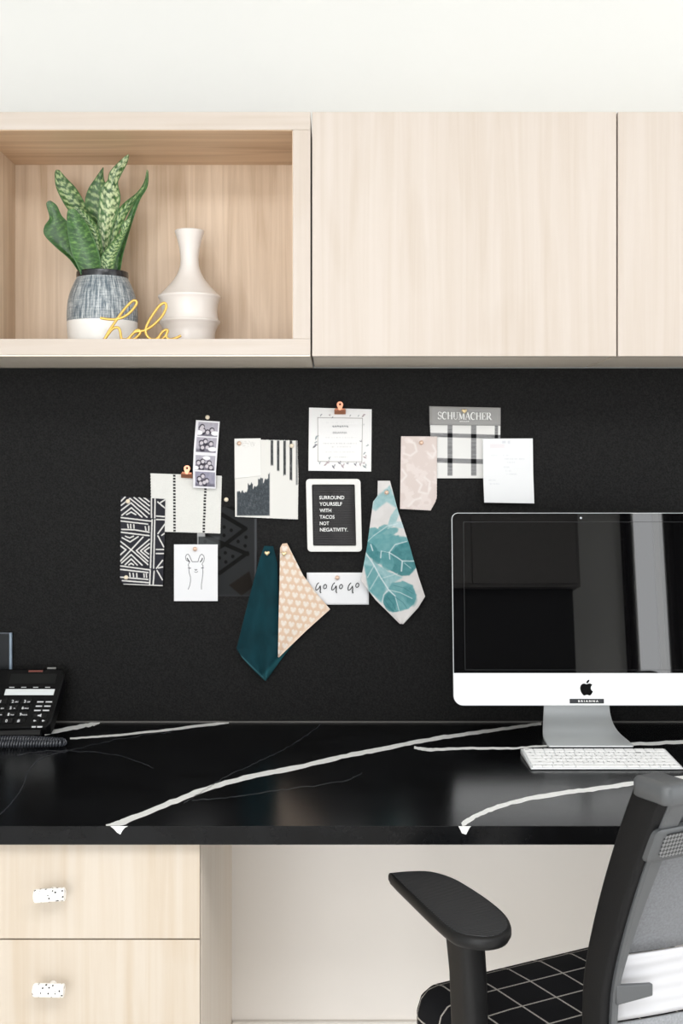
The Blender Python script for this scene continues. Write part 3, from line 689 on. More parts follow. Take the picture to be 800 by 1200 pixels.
# f) brushed ink art print
def p_brush(X, Y, U, V):
    zx, zy = (X-260)*4.444, (Y-460)*4.444
    c = flat(X, (240, 238, 233)); tex = .75+.5*fbm(X*1.6, Y*1.6, 8)[..., None]
    top = 520-90*np.clip((zx-80)/165, 0, 1)**1.1+26*(fbm(zx/9, 0*zx, 3)-.5)+14*np.sign(np.sin(zx/8.5))*(zx > 110)
    m = np.clip((zy-top)/5, 0, 1)*rect(zx, zy, 78, 300, 248, 641, 5)*np.clip(.9+.5*(fbm(zx/6, zy/12, 5)-.3), 0, 1)
    c = c*(1-m[..., None])+np.array((72, 78, 83))*tex*m[..., None]
    for x0, x1, yb in ((252, 268, 385), (285, 300, 412), (318, 334, 434), (351, 367, 460), (383, 396, 485)):
        e = yb+10*(fbm(zx/4, 0*zx, x0)-.5)
        m = np.clip((zx-x0)/3, 0, 1)*np.clip((x1-zx)/3, 0, 1)*np.clip((e-zy)/8, 0, 1)*(zy > 250 + 0*zy)
        m = m*np.clip(.85+.6*(fbm(zx/3, zy/10, 6)-.35), 0, 1)*(0.6 if x0 > 380 else 1)
        c = over(c, m, (62, 64, 66))
    c = over(c, rect(zx, zy, 100, 252, 175, 290, 8)*(fbm(zx/12, zy/3, 9) > .55), (205, 203, 200), .5)
    return c
o = sheet('fabric_swatch', [(274.8, 514.2), (274.9, 560), (275.4, 605.8)], [(348.8, 516), (349.8, 560), (349.2, 609)], dep(.003, .003), p_brush, M['cloth'], nu=150, nv=180, pinked='trb', ragged=.8)
tag(o, 'white cloth with charcoal brushed block and four vertical dark stripes', 'fabric swatch', 'pinned fabric swatches')
pc = sheet('paper_slip', [(274.6, 514), (274.8, 561)], [(305.4, 513.6), (306, 558)], dep(.0042, .001), lambda X, Y, U, V: over(flat(X, (246, 244, 240)), rect(X, Y, 284, 517, 299, 524, 2)*(fbm(X, Y*2, 3) > .6), (214, 212, 208), .7), M['paper'], nu=40, nv=50)
tag(pc, 'small blank off white paper slip over the brushed cloth, upper left', 'paper')
# g) invitation card
def p_inv(X, Y, U, V):
    c = flat(X, (249, 248, 247)); zx, zy = (X-350)*8.421, (Y-465)*8.421
    for a, b in (((187, 205), (628, 212)), ((628, 212), (622, 642)), ((622, 642), (188, 638)), ((188, 638), (187, 205))): c = over(c, stroke(zx, zy, [a, b], 4.5, 3), (130, 122, 120), .9)
    for y, x0, x1, a in ((255, 270, 545, .10), (402, 255, 570, .16), (460, 240, 570, .30), (494, 315, 510, .26), (545, 255, 550, .14), (595, 330, 490, .22)):
        c = over(c, rect(zx, zy, x0, y-6, x1, y+6, 4)*np.clip((fbm(zx/5, 0*zy+y, 5, 2)-.35)*3, 0, 1), (140, 140, 140), a*.9)
    rs = np.random.RandomState(5)
    for (x, y, a, s) in ((218, 182, -1.2, 1), (303, 182, .7, 1), (330, 205, -.8, .8), (505, 188, -1.3, .8), (588, 188, -1.2, .8), (635, 188, -.8, 1.7), (640, 275, -1.4, .6), (170, 405, -1.3, 2), (155, 490, -.7, 2.2), (165, 450, -.4, 1.2), (610, 440, .4, 1.1), (675, 482, -.3, 1.2), (645, 560, -.9, 1.3), (650, 598, .5, 1.8), (640, 655, .3, 1.2), (648, 690, .6, 2), (300, 608, 1.3, 1.3), (285, 648, .4, 1.6), (262, 670, -.6, 1.7), (340, 692, 1.0, 1.9), (205, 655, 1.3, 1.2), (400, 655, .6, 1.6), (430, 685, 1.0, 2), (478, 658, .4, 1.2), (555, 668, .9, 1.6), (605, 668, 1.3, 1.6)):
        col = [(122, 134, 138), (160, 140, 146), (90, 90, 100)][rs.randint(3)]
        c = over(c, ell(zx, zy, x, y, 9*s, 4*s, a, .5), col, .75); c = over(c, ell(zx, zy, x+7*s, y-8*s, 7*s, 3*s, a+.9, .5), col, .6)
        c = over(c, stroke(zx, zy, [(x-12*s*math.cos(a), y-12*s*math.sin(a)), (x+12*s*math.cos(a), y+12*s*math.sin(a))], 2.5, 2.5), col, .7)
    return c
inv = sheet('invitation_card', [(362, 477.6), (361.2, 551.6)], [(435.4, 479.6), (434.8, 552.6)], dep(.004, .001), p_inv, M['paper'], nu=190, nv=190, thick=.0015)
tag(inv, 'white invitation card with thin frame and printed sprigs under a copper clip', 'card')
n_inv = Vector((0, 1, 0))
yi = -(BD+.0060)
def pl(px, py, d): return P(px, py, d)
text_mesh('printed_name', 'BRIANNA', mat('pale_grey_print', (160, 160, 162), .7), inv, P(398.2, 507, BD+.0064), (1, 0, 0), (0, 0, 1), width=16.5/543, height=2.4/543, center=True)
mb = MB()
for k in range(7): ribbon([(389.6+k*2.7, 499+(k % 2)*.2), (391.4+k*2.7, 500.6-(k % 3)*.4)], 1.5, lambda a, b: P(a, b, BD+.0064), .3, mb)
mesh('printed_name', mb.v, mb.f, bpy.data.materials['pale_grey_print'], inv)
# h) header card with checked cloth
def p_check(X, Y, U, V):
    c = flat(X, (240, 239, 236)); zx, zy = (X-450)*4.211, (Y-460)*4.211
    th = .5+.9*(np.sin(zx*1.55+.6*np.sin(zy))*np.sin(zy*1.4) > -.15)
    gr = (112, 112, 114)
    hb = [(197+.03*(zx-222), 220+.03*(zx-222)), (320+.03*(zx-222), 346+.03*(zx-222))]
    vb = [(311, 338), (427, 456), (544, 563)]
    mh = sum(np.clip((zy-a)/3, 0, 1)*np.clip((b-zy)/3, 0, 1) for a, b in hb)
    mv = sum(np.clip((zx-a)/3, 0, 1)*np.clip((b-zx)/3, 0, 1) for a, b in vb)*np.clip((412-zy)/4, 0, 1)
    t_ = np.where(th > 1, .92, .55)
    c = over(c, np.clip(mh, 0, 1)*t_, gr); c = over(c, np.clip(mv, 0, 1)*t_, gr)
    c = over(c, np.clip(mh*mv, 0, 1), (22, 22, 24))
    return c
o = sheet('fabric_swatch', [(503, 490), (504.5, 530), (505.8, 560.5)], [(586.4, 490), (586.2, 530), (585.9, 560.5)], dep(.002, .001), p_check, M['cloth'], nu=170, nv=150, pinked='lr', amp=1.0, period=6)
tag(o, 'white and charcoal checked cloth hanging below a grey printed header card', 'fabric swatch', 'pinned fabric swatches')
hd = sheet('header_card', [(502.8, 476), (503.2, 498)], [(586.5, 477.8), (586.4, 499)], dep(.0042), lambda X, Y, U, V: flat(X, (168, 167, 165)), M['paper'], nu=20, nv=8, thick=.0015)
tag(hd, 'grey header card printed in white serif capitals above the checked cloth', 'card')
def serif(ch):
    T, t_ = .2, .075
    def arc(cx, cy, rx, ry, a0, a1, w0, w1, n=12):
        return [(cx+rx*math.cos(math.radians(a0+(a1-a0)*i/n)), cy+ry*math.sin(math.radians(a0+(a1-a0)*i/n))) for i in range(n+1)], [w0+(w1-w0)*math.sin(PI*i/n) for i in range(n+1)]
    S = lambda x, y: ([(x-.17, y), (x+.17, y)], t_)
    G = {'H': (1.0, [([(.2, 0), (.2, 1)], T), ([(.8, 0), (.8, 1)], T), ([(.2, .5), (.8, .5)], t_), S(.2, .03), S(.2, .97), S(.8, .03), S(.8, .97)]),
         'U': (.95, [([(.2, 1), (.2, .3)], T), arc(.48, .3, .29, .28, 180, 360, t_, .1), ([(.77, .3), (.77, 1)], t_), S(.2, .97), S(.77, .97)]),
         'M': (1.15, [([(.18, 0), (.18, 1)], t_), ([(.2, 1), (.57, .05)], T), ([(.57, .05), (.94, 1)], t_), ([(.96, 0), (.96, 1)], T), S(.18, .03), S(.96, .03), S(.14, .97), S(1.0, .97)]),
         'A': (.95, [([(.12, 0), (.46, 1)], t_), ([(.46, 1), (.82, 0)], T), ([(.24, .34), (.68, .34)], t_), S(.12, .03), S(.82, .03)]),
         'E': (.82, [([(.2, 0), (.2, 1)], T), ([(.05, .97), (.72, .97)], t_), ([(.05, .03), (.74, .03)], t_), ([(.2, .5), (.55, .5)], t_), ([(.72, .97), (.72, .75)], t_), ([(.74, .03), (.74, .27)], t_), ([(.55, .38), (.55, .62)], t_)]),
         'R': (.98, [([(.2, 0), (.2, 1)], T), ([(.2, .97), (.45, .97)], t_), arc(.43, .73, .27, .24, 90, -90, t_, T), ([(.2, .49), (.45, .49)], t_), ([(.45, .49), (.85, 0)], T), S(.2, .03), S(.87, .03), S(.14, .97)]),
         'C': (.92, [arc(.5, .5, .4, .48, 50, 310, t_, T, 18), ([(.78, .95), (.78, .66)], t_)]),
         'S': (.72, [arc(.36, .74, .26, .24, 20, 270, t_, .1, 14), arc(.36, .26, .28, .24, 90, -160, .2, t_, 14), ([(.62, .96), (.62, .72)], t_), ([(.08, .04), (.08, .3)], t_)])}
    return G[ch]
mb = MB(); x = 0
word = 'SCHUMACHER'; tot = sum(serif(c)[0] for c in word)
fx = 63.5/tot
for ch in word:
    w_, st = serif(ch)
    for pts, ww in st:
        ribbon([(512.6+(x+a)*fx, 491.2-b*8.6+((x+a)*fx)*.016) for a, b in pts], [q*7.5 for q in ww] if isinstance(ww, list) else ww*7.5, lambda a, b: P(a, b, BD+.0064), 0, mb)
    x += w_
for k in range(6): ribbon([(538.5+k*1.9, 493.9), (539.8+k*1.9, 493.9)], .9, lambda a, b: P(a, b, BD+.0064), .2, mb)
mesh('printed_name', mb.v, mb.f, M['white_print'], hd)
# i) blush cloth
def p_blush(X, Y, U, V):
    c = flat(X, (226, 212, 206)); zx, zy = (X-450)*4.211, (Y-460)*4.211
    f = fbm(zx/34+.8*fbm(zx/20, zy/20, 3), zy/34, 12, 3); c = over(c, np.clip((f-.5)/.12, 0, 1), (236, 224, 219), .9)
    for l in ([(95, 300), (130, 312), (160, 290), (150, 250), (120, 236)], [(215, 300), (240, 320), (255, 290), (240, 260)], [(160, 430), (185, 455), (170, 490), (215, 500), (228, 470)], [(200, 420), (225, 440), (220, 480)], [(120, 560), (150, 530), (180, 520)], [(90, 380), (110, 410), (84, 440)]):
        c = over(c, stroke(zx, zy, l, 9, 8), (243, 235, 231), .85)
    return c
o = sheet('fabric_swatch', [(469.8, 510.8), (469, 555), (468.5, 596.6)], [(512.4, 511), (512, 583), (510, 589), (504.5, 598.5)], dep(.0062, .005, .003), p_blush, M['cloth'], nu=100, nv=150, pinked='rbt', amp=1.4, period=6)
tag(o, 'blush pink cloth with faint white figure and pinked edges', 'fabric swatch', 'pinned fabric swatches')
# j) white letter sheet
def p_letter(X, Y, U, V):
    c = flat(X, (246, 247, 248)); zx, zy = (X-560)*10.667, (Y-505)*10.667
    for y, x0, x1 in ((305, 160, 240), (305, 310, 390), (350, 320, 580), (392, 360, 460), (452, 320, 400), (498, 345, 410), (540, 350, 480), (615, 130, 220), (662, 140, 270)):
        c = over(c, rect(zx, zy, x0, y-9, x1, y+9, 6)*np.clip((fbm(zx/9, 0*zy+y, 3, 2)-.25)*3, 0, 1), (222, 224, 228), .5)
    c = over(c, rect(zx, zy, 150, 165, 330, 215, 12), (242, 236, 238), .8); c = over(c, rect(zx, zy, 300, 125, 345, 155, 10)+rect(zx, zy, 370, 125, 400, 160, 10), (218, 220, 226), .7)
    return c
o = sheet('letter_sheet', [(565.4, 514), (566, 560), (567.2, 589)], [(624, 513.8), (624.6, 555), (625.8, 590)], dep(.0105, .006), p_letter, M['paper'], nu=90, nv=110)
tag(o, 'plain white letter sheet with faint type above the computer', 'paper')
# k) teal velvet
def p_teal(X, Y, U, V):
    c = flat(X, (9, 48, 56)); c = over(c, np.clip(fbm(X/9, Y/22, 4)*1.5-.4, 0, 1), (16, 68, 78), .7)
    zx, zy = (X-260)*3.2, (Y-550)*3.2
    c = over(c, inpoly(zx, zy, [(270, 650), (160, 796), (148, 775), (215, 700)], 10), (58, 122, 130), .55)  # highlight of the fold painted in as a lighter triangle
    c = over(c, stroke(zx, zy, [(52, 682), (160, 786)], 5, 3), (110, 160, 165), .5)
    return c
def d_teal(U, V): return BD+.004+.018*V**.8*(.5+.5*np.cos(U*2.4*PI+V*1.8))+.006*V
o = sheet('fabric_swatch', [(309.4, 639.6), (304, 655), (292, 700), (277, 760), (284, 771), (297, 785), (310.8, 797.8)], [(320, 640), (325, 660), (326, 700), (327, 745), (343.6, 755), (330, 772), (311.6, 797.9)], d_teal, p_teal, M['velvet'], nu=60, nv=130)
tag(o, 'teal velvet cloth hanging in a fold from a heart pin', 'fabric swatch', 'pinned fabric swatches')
# l) cloth with hearts
def p_hearts(X, Y, U, V):
    c = flat(X, (232, 202, 176)); zx, zy = (X-260)*3.2, (Y-550)*3.2
    r = (zx+.12*zy); k = np.floor((zy-.15*zx)/28.0); q = ((zy-.15*zx) % 28.0)-13
    p = ((r+(k % 2)*15) % 30.0)-15
    x, y = p/11.0, -q/11.0
    hm = (x*x+y*y-.75)**3-x*x*y**3*1.2
    c = over(c, np.clip(-hm*6+.5, 0, 1), (246, 236, 226), .95)
    return over(c, stroke(zx, zy, [(405, 525), (316, 602), (212, 706)], 16, 4), (240, 216, 196), .8)
o = sheet('fabric_swatch', [(330.8, 637), (328, 642), (327.4, 680), (326.2, 730), (325.6, 770)], [(336.2, 636.6), (342, 648), (355, 674), (372, 697), (386.8, 714), (360, 738), (326.4, 770.4)], lambda U, V: BD+.016+.008*V*(.6+.4*np.cos(U*4))+.0*V, p_hearts, M['cloth'], nu=110, nv=150)
tag(o, 'beige cloth with white hearts hanging beside the teal velvet', 'fabric swatch', 'pinned fabric swatches')
# m) leaf print cloth
def p_leafy(X, Y, U, V):
    zx, zy = (X-415)*6.489, (Y-555)*6.489
    c = flat(X, (228, 224, 222)); n1_ = fbm(zx/60, zy/60, 2); n2_ = fbm(zx/25+n1_*3, zy/25, 6)
    c = over(c, np.clip((n1_-.45)*3, 0, 1), (212, 208, 206), .5)
    def wash(c, m, a, b, al=1.0):
        col = np.asarray(a)*(1-n2_[..., None])+np.asarray(b)*n2_[..., None]; mm = (m*al)[..., None]; return c*(1-mm)+col*mm
    light, mid, deep, dk = (176, 208, 212), (128, 178, 182), (92, 154, 158), (62, 122, 128)
    jx, jy = zx+14*(n1_-.5), zy+14*(n2_-.5)
    c = wash(c, inpoly(jx, jy, [(150, 205), (190, 160), (270, 90), (310, 190), (330, 270), (250, 215), (160, 280), (128, 260)], 14), light, mid, .85)
    c = wash(c, ell(jx, jy, 300, 340, 26, 90, .45, .2), light, mid, .8); c = wash(c, ell(jx, jy, 355, 390, 60, 26, .1, .2), (200, 222, 226), light, .8)
    for (x, y, rx, ry, a) in ((130, 460, 62, 42, -.7), (200, 430, 70, 26, -.6), (250, 450, 90, 30, -.3), (200, 500, 130, 34, -.15)): c = wash(c, ell(jx, jy, x, y, rx, ry, a, .15), mid, deep, .85)
    c = wash(c, inpoly(jx, jy, [(80, 530), (130, 500), (330, 470), (400, 480), (430, 540), (300, 600), (200, 690), (120, 640), (75, 560)], 12), mid, deep, .95)
    c = wash(c, ell(jx, jy, 125, 585, 75, 45, .8, .1), deep, dk, .8); c = wash(c, ell(jx, jy, 175, 640, 34, 50, .2, .12), deep, dk, .7)
    c = wash(c, inpoly(jx, jy, [(205, 590), (290, 590), (330, 540), (400, 510), (440, 580), (470, 670), (470, 720), (420, 775), (360, 780), (280, 740), (215, 700)], 8), deep, dk, .95)
    c = wash(c, ell(jx, jy, 250, 670, 50, 70, -.3, .12), mid, deep, .8)
    c = wash(c, inpoly(jx, jy, [(70, 600), (150, 670), (250, 740), (370, 790), (300, 830), (230, 900), (210, 980), (120, 900), (90, 760), (70, 690)], 10), light, mid, .95)
    c = wash(c, inpoly(jx, jy, [(80, 700), (140, 700), (220, 800), (240, 880), (210, 975), (110, 890)], 16), mid, deep, .8)
    c = wash(c, inpoly(jx, jy, [(255, 880), (290, 830), (370, 815), (440, 850), (475, 920), (455, 990), (400, 1030), (330, 1050), (290, 1055), (225, 1000), (220, 940)], 8), mid, deep, .95)
    c = wash(c, ell(jx, jy, 270, 975, 48, 76, -.3, .12), deep, dk, .8); c = wash(c, ell(jx, jy, 420, 930, 45, 80, -.4, .3), deep, dk, .5)
    wv = (226, 236, 238)
    for l, w in (([(75, 585), (140, 680), (200, 790), (262, 885), (310, 930)], 9), ([(150, 700), (100, 790)], 5), ([(185, 770), (120, 880)], 5), ([(262, 885), (225, 920), (212, 975)], 8), ([(265, 600), (310, 540), (400, 515)], 7), ([(265, 600), (330, 640), (365, 665), (470, 665)], 8), ([(365, 665), (358, 740)], 11), ([(265, 600), (270, 650)], 8), ([(205, 590), (200, 640)], 8), ([(265, 600), (205, 590)], 4), ([(125, 540), (140, 585)], 9), ([(262, 885), (350, 905), (440, 950)], 5), ([(310, 930), (340, 1040)], 5), ([(150, 470), (250, 400), (330, 380)], 5), ([(95, 520), (150, 470)], 4), ([(380, 680), (430, 720)], 4), ([(200, 800), (330, 760)], 4)):
        c = over(c, stroke(zx, zy, l, w, 4), wv, .85)
    for l in ([(230, 960), (262, 1010), (300, 1045)], [(245, 930), (290, 985), (318, 1040)], [(300, 850), (380, 870), (440, 910)], [(300, 930), (370, 980), (400, 1025)], [(230, 1000), (300, 1050), (335, 1045)]): c = over(c, stroke(zx, zy, l, 4, 4), (56, 110, 118), .6)
    return c
o = sheet('fabric_swatch', [(442.6, 563.4), (442.2, 581), (437, 588), (430, 640), (422.6, 680.5), (440, 703), (468.5, 731)], [(456.8, 563.4), (466, 598), (480, 640), (490, 675), (498, 699), (490, 712), (472.5, 731.5)], lambda U, V: BD+.014+.006*V+.005*V*np.cos(U*6+1), p_leafy, M['cloth'], nu=130, nv=240)
tag(o, 'white cloth with teal watercolour leaves, hanging by one corner', 'fabric swatch', 'pinned fabric swatches')
# n) hand lettered card
go = sheet('lettered_card', [(359.3, 671), (359.5, 708.6)], [(432, 671), (432, 708.6)], dep(.006, .001), lambda X, Y, U, V: flat(X, (246, 246, 248)), M['paper'], nu=20, nv=16, thick=.0008)
tag(go, 'white card hand lettered GO GO GO above the hanging beige hearts cloth', 'card')
mb = MB()
gz = lambda x, y: (355+x/7.493, 555+y/7.5)
for dx, dy, s in ((0, 0, 1), (140, 0, 1), (283, 2, 1)):
    g = [(138, 958), (122, 975), (112, 1000), (112, 1020), (122, 1022), (140, 1005), (150, 985)]
    g2 = [(150, 985), (152, 1010), (150, 1035), (156, 1050)]
    o_ = [(192, 975), (182, 985), (180, 1005), (190, 1012), (203, 1003), (206, 985), (196, 974), (188, 978)]
    for l, w in ((g, 1.0), (g2, 1.25), (o_, .95)):
        pts = [(x+dx, y+dy-(14 if (dx > 200 and l is o_) else 0)) for x, y in l]
        ribbon([gz(*p) for p in catmull(pts, 5)], w, lambda a, b: P(a, b, BD+.0082), .12, mb)
mesh('hand_lettering', mb.v, mb.f, M['ink'], go)

# o) letter board
lb = thing('letter_board', 'small white framed black felt letter board with white capitals', 'letter board', P(391.5, 604, BD))
def frame_ring(o, i, y0, y1, name, m, parent, corner=None):
    n = len(o); v = [Vector((x, y0, z)) for x, z in o]+[Vector((x, y1, z)) for x, z in o]+[Vector((x, y1, z)) for x, z in i]+[Vector((x, y0, z)) for x, z in i]
    f = []
    for k in range(4):
        for j in range(n):
            a, b = k*n+j, k*n+(j+1) % n; c, d = ((k+1) % 4)*n+j, ((k+1) % 4)*n+(j+1) % n
            f.append((a, b, d, c))
    return mesh(name, v, f, m, parent, bevel=.001, smooth=40)
DLB = BD+.014
q = lambda px, py: (P(px, py, DLB).x, P(px, py, DLB).z)
def tilt_pts(pts): # slight clockwise hang
    return [(x+(z-P(391.5, 604, DLB).z)*-.022, z) for x, z in pts]
x0, z1 = q(359.2, 561.2); x1, z0 = q(423.2, 646.6)
outer = tilt_pts(rrect(x0, x1, z0, z1, .008, 6)); inner = tilt_pts(rrect(x0+.0125, x1-.0125, z0+.0125, z1-.0122, .003, 6))
M['lb_white'] = mat('satin_white_plastic', (224, 223, 219), .35)
frame_ring(outer, inner, -BD-.0002, -DLB, 'frame', M['lb_white'], lb)
felt = mat('black_felt', (34, 31, 32), .7, noise=.2, nscale=300)
ix0, ix1, iz0, iz1 = x0+.010, x1-.010, z0+.010, z1-.010
mb = MB(); mb.box(ix0, ix1, -BD-.004, -BD-.0003, iz0, iz1)
mesh('felt_panel', mb.v, mb.f, mat('groove_black', (10, 9, 10), .8), lb)
ng = 27
first = None
for k in range(ng):
    za = iz0+(iz1-iz0)*k/ng
    if first is None:
        first = box('felt_rib', (ix0, ix1, -BD-.0058, -BD-.004, za+.0009, za+(iz1-iz0)/ng-.0007), felt, lb)
    else:
        o = first.copy(); C.objects.link(o); o.parent = lb; o.location = (0, 0, (iz1-iz0)*k/ng)
ltr = ['SURROUND', 'YOURSELF', 'WITH', 'TACOS', 'NOT', 'NEGATIVITY.']
wds = [(374.0, 403.2), (374.2, 400.6), (374.4, 388.0), (374.4, 391.8), (374.6, 385.4), (374.8, 407.4)]
for s, (a, b), y in zip(ltr, wds, (585.3, 592.8, 600.4, 608.0, 615.5, 622.9)):
    p = P(a, y, BD+.0066)
    text_mesh('letter_row', s, M['white_print'], lb, p, (1, 0, .004), (0, 0, 1), width=(b-a)/543, height=4.3/543, bold=.014)
m, nt, b = nodes('clear_cover'); b.inputs['Base Color'].default_value = (1, 1, 1, 1); b.inputs['Roughness'].default_value = .03
b.inputs['Transmission Weight'].default_value = 1; b.inputs['IOR'].default_value = 1.2
mtr = nt.nodes.new('ShaderNodeBsdfTransparent'); gl = nt.nodes.new('ShaderNodeBsdfGlossy'); gl.inputs['Roughness'].default_value = .33
ms = nt.nodes.new('ShaderNodeMixShader'); ms.inputs[0].default_value = .006
nt.links.new(mtr.outputs[0], ms.inputs[1]); nt.links.new(gl.outputs[0], ms.inputs[2]); nt.links.new(ms.outputs[0], nt.nodes['Material Output'].inputs[0])
M['clear'] = m
def d_cover(U, V): return BD+.0100+.0020*np.sin(U*8+1.2*np.sin(V*3))*np.sin(PI*V)
sheet('clear_cover', [(367, 568), (368, 640)], [(415.5, 568), (417, 640)], d_cover, lambda X, Y, U, V: flat(X, (255, 255, 255)), M['clear'], lb, nu=30, nv=30, thick=0)

# pins ------------------------------------------------------------------
def pin(kind, px, py, d, label):
    r = .0048 if kind != 'heart' else .006
    c = P(px, py, d+r*.9)
    t = thing('push_pin', label, 'pin', c, group='push pins in the pinboard')
    mm = {'cream': M['cream_ball'], 'copper': M['copper_ball'], 'heart': M['gold_heart']}[kind]
    if kind == 'heart':
        pts = []
        for k in range(28):
            a = 2*PI*k/28; pts.append((16*math.sin(a)**3/16*r*1.0, (13*math.cos(a)-5*math.cos(2*a)-2*math.cos(3*a)-math.cos(4*a))/16*r*1.0))
        rings = [[Vector((c.x+x*s, c.y+y, c.z+z*s)) for x, z in pts] for s, y in ((.9, .001), (1, 0), (.97, -.0015), (.8, -.0026), (.4, -.003))]
        mesh('head', *loft(rings), mm, t, smooth=50)
    else:
        prof = [(r*math.sin(PI*k/12)*1.0+1e-5, r*math.cos(PI*k/12)) for k in range(13)]
        rings = [[Vector((c.x+q_*math.cos(2*PI*j/20), c.y-yy, c.z+q_*math.sin(2*PI*j/20))) for j in range(20)] for q_, yy in prof]
        mesh('head', *loft(rings), mm, t, smooth=70)
    mesh('shaft', *tube([(c.x, c.y+.001, c.z), (c.x, -BD+.004, c.z)], .0007, 8), M['steel'], t)
pin('cream', 243, 489, BD, 'cream ball pin above the black and white photo strip')
pin('cream', 149.8, 587.6, BD+.007, 'cream ball pin at top of the white line pattern cloth')
pin('cream', 147.7, 676.8, BD+.0098, 'cream ball pin at bottom of the white line pattern cloth')
pin('cream', 265, 585.5, BD, 'cream ball pin alone on black board beside the dotted cloth')
pin('cream', 341.7, 522.4, BD+.003, 'cream ball pin at right of the charcoal brushed cloth')
pin('copper', 228.3, 643.4, BD+.0065, 'copper ball pin holding the llama card')
pin('copper', 280, 519.6, BD+.0044, 'copper ball pin at left of the charcoal brushed cloth')
pin('copper', 395, 677, BD+.006, 'copper ball pin holding the hand lettered GO card')
pin('copper', 452.8, 577.2, BD+.0185, 'copper ball pin holding the teal leaf cloth')
pin('copper', 493.5, 518.7, BD+.0065, 'copper ball pin holding the blush pink cloth')
pin('heart', 312.8, 648.3, BD+.012, 'gold heart pin holding the teal velvet')
pin('heart', 332.8, 648.9, BD+.0215, 'gold heart pin holding the beige hearts cloth')
pin('heart', 543.8, 481.7, BD+.0045, 'gold heart pin holding the grey header card')
# copper clips
def clip(px, py, d, rot, label):
    """px,py = middle of the jaw"""
    c = P(px, py, d); s = 1/543.0
    t = thing('bulldog_clip', label, 'clip', c, group='copper clips')
    R_ = Matrix.Rotation(rot, 3, 'Y')
    tr = lambda x, y, z: c+R_ @ Vector((x*s, y, z*s))
    v = [tr(x, y, z) for x in (-6.6, 6.6) for (y, z) in ((.0, -2.6), (-.004, -2.6), (-.0085, 2.2), (-.006, 3.2), (.0, 3.2))]
    f = [(0, 1, 2, 3, 4), (9, 8, 7, 6, 5)]+[(i, 5+i, 5+(i+1) % 5, (i+1) % 5) for i in range(5)]
    mesh('jaw', v, f, M['copper'], t, bevel=.0006, smooth=40)
    for yy, nm in ((-.0075, 'handle'), (-.001, 'handle')):
        o_ = [(math.cos(2*PI*k/24)*3.7, 8.6+math.sin(2*PI*k/24)*3.7) for k in range(24)]
        # keyhole-shaped thumb piece
        o_ = [(x if z > 6 else x*.72, z if z > 6.2 else z-2.8) for x, z in o_]; i_ = [(math.cos(2*PI*k/24)*1.3, 9.0+math.sin(2*PI*k/24)*1.3) for k in range(24)]
        n = 24; vv = [tr(x, yy, z) for x, z in o_]+[tr(x, yy-.0009, z) for x, z in o_]+[tr(x, yy-.0009, z) for x, z in i_]+[tr(x, yy, z) for x, z in i_]
        ff = [(k*n+j, k*n+(j+1) % n, ((k+1) % 4)*n+(j+1) % n, ((k+1) % 4)*n+j) for k in range(4) for j in range(n)]
        mesh(nm, vv, ff, M['copper'], t, smooth=40)
    mesh('spring', *tube([tr(-5.6, -.0045, 3.4), tr(5.6, -.0045, 3.4)], .0022, 12), M['copper'], t, smooth=50)
clip(398.2, 483, BD+.0055, 0.0, 'copper bulldog clip on top of the invitation card')
clip(219, 557.6, BD+.005, .06, 'copper bulldog clip on the dotted white cloth by photo strip')

# ------------------------------------------------------------------ desktop computer
DM = .225; SM = FPX/(DIST-DM)
cx = .503; hw = .264; zb = pyz(827, DM); zch = .0635; hh = .383
t = thing('desktop_computer', 'aluminium all in one desktop computer with black glossy screen', 'computer', (cx, -.16, ZT))
TILT = math.radians(6.0)
def mt(x, y, z):   # display coordinates (y back from the glass) to the world
    return Vector((cx+x, -DM+y*math.cos(TILT)+z*math.sin(TILT), zb+z*math.cos(TILT)-y*math.sin(TILT)))
m_alu = mat('bright_aluminium', (244, 245, 246), .4, .1)
m_alu2 = mat('brushed_aluminium', (216, 219, 220), .42, .35)
def rr_loop(ins, y, r, rb): return [mt(x, y, z) for x, z in rrect(-hw+ins, hw-ins, ins, hh-ins, r, 8, rb)]
rings = [rr_loop(.0003, .0006, .0125, .0195), rr_loop(0, .0012, .0125, .0195), rr_loop(0, .005, .0125, .0195), rr_loop(.003, .0075, .0125, .0185), rr_loop(.02, .014, .02, .02), rr_loop(.06, .027, .03, .03), rr_loop(.11, .037, .03, .03), rr_loop(.16, .041, .02, .02)]
mesh('back_shell', *loft(rings), m_alu2, t, smooth=50)
def plate(outline, y0, y1, name, m, parent):
    n = len(outline); v = [mt(x, y0, z) for x, z in outline]+[mt(x, y1, z) for x, z in outline]
    f = [tuple(q_) for q_ in poly_faces(outline)]
    f += [(j, (j+1) % n, n+(j+1) % n, n+j) for j in range(n)]
    return mesh(name, v, f, m, parent, smooth=30)
rr = rrect(-hw+.0012, hw-.0012, .0012, hh-.0012, .0115, 8, .0185)
chin_o = [p for p in rr if p[1] < zch-.001]
# lower part in order: right-bottom arc first, then the left-bottom arc
k9 = 9
chin_o = rr[0:k9]+[(hw-.0012, zch), (-hw+.0012, zch)]+rr[3*k9:4*k9]
glass_o = [(hw-.0012, zch+.0006)]+rr[k9:3*k9]+[(-hw+.0012, zch+.0006)]
plate(chin_o, -.0002, .0014, 'chin', m_alu, t)
m, nt, b = nodes('black_screen_glass'); b.inputs['Base Color'].default_value = lc(4, 4, 5); b.inputs['Roughness'].default_value = .015; b.inputs['Specular IOR Level'].default_value = 1.0
M['screen'] = m
gl_ = plate(glass_o, -.0006, .0014, 'screen_glass', M['screen'], t)
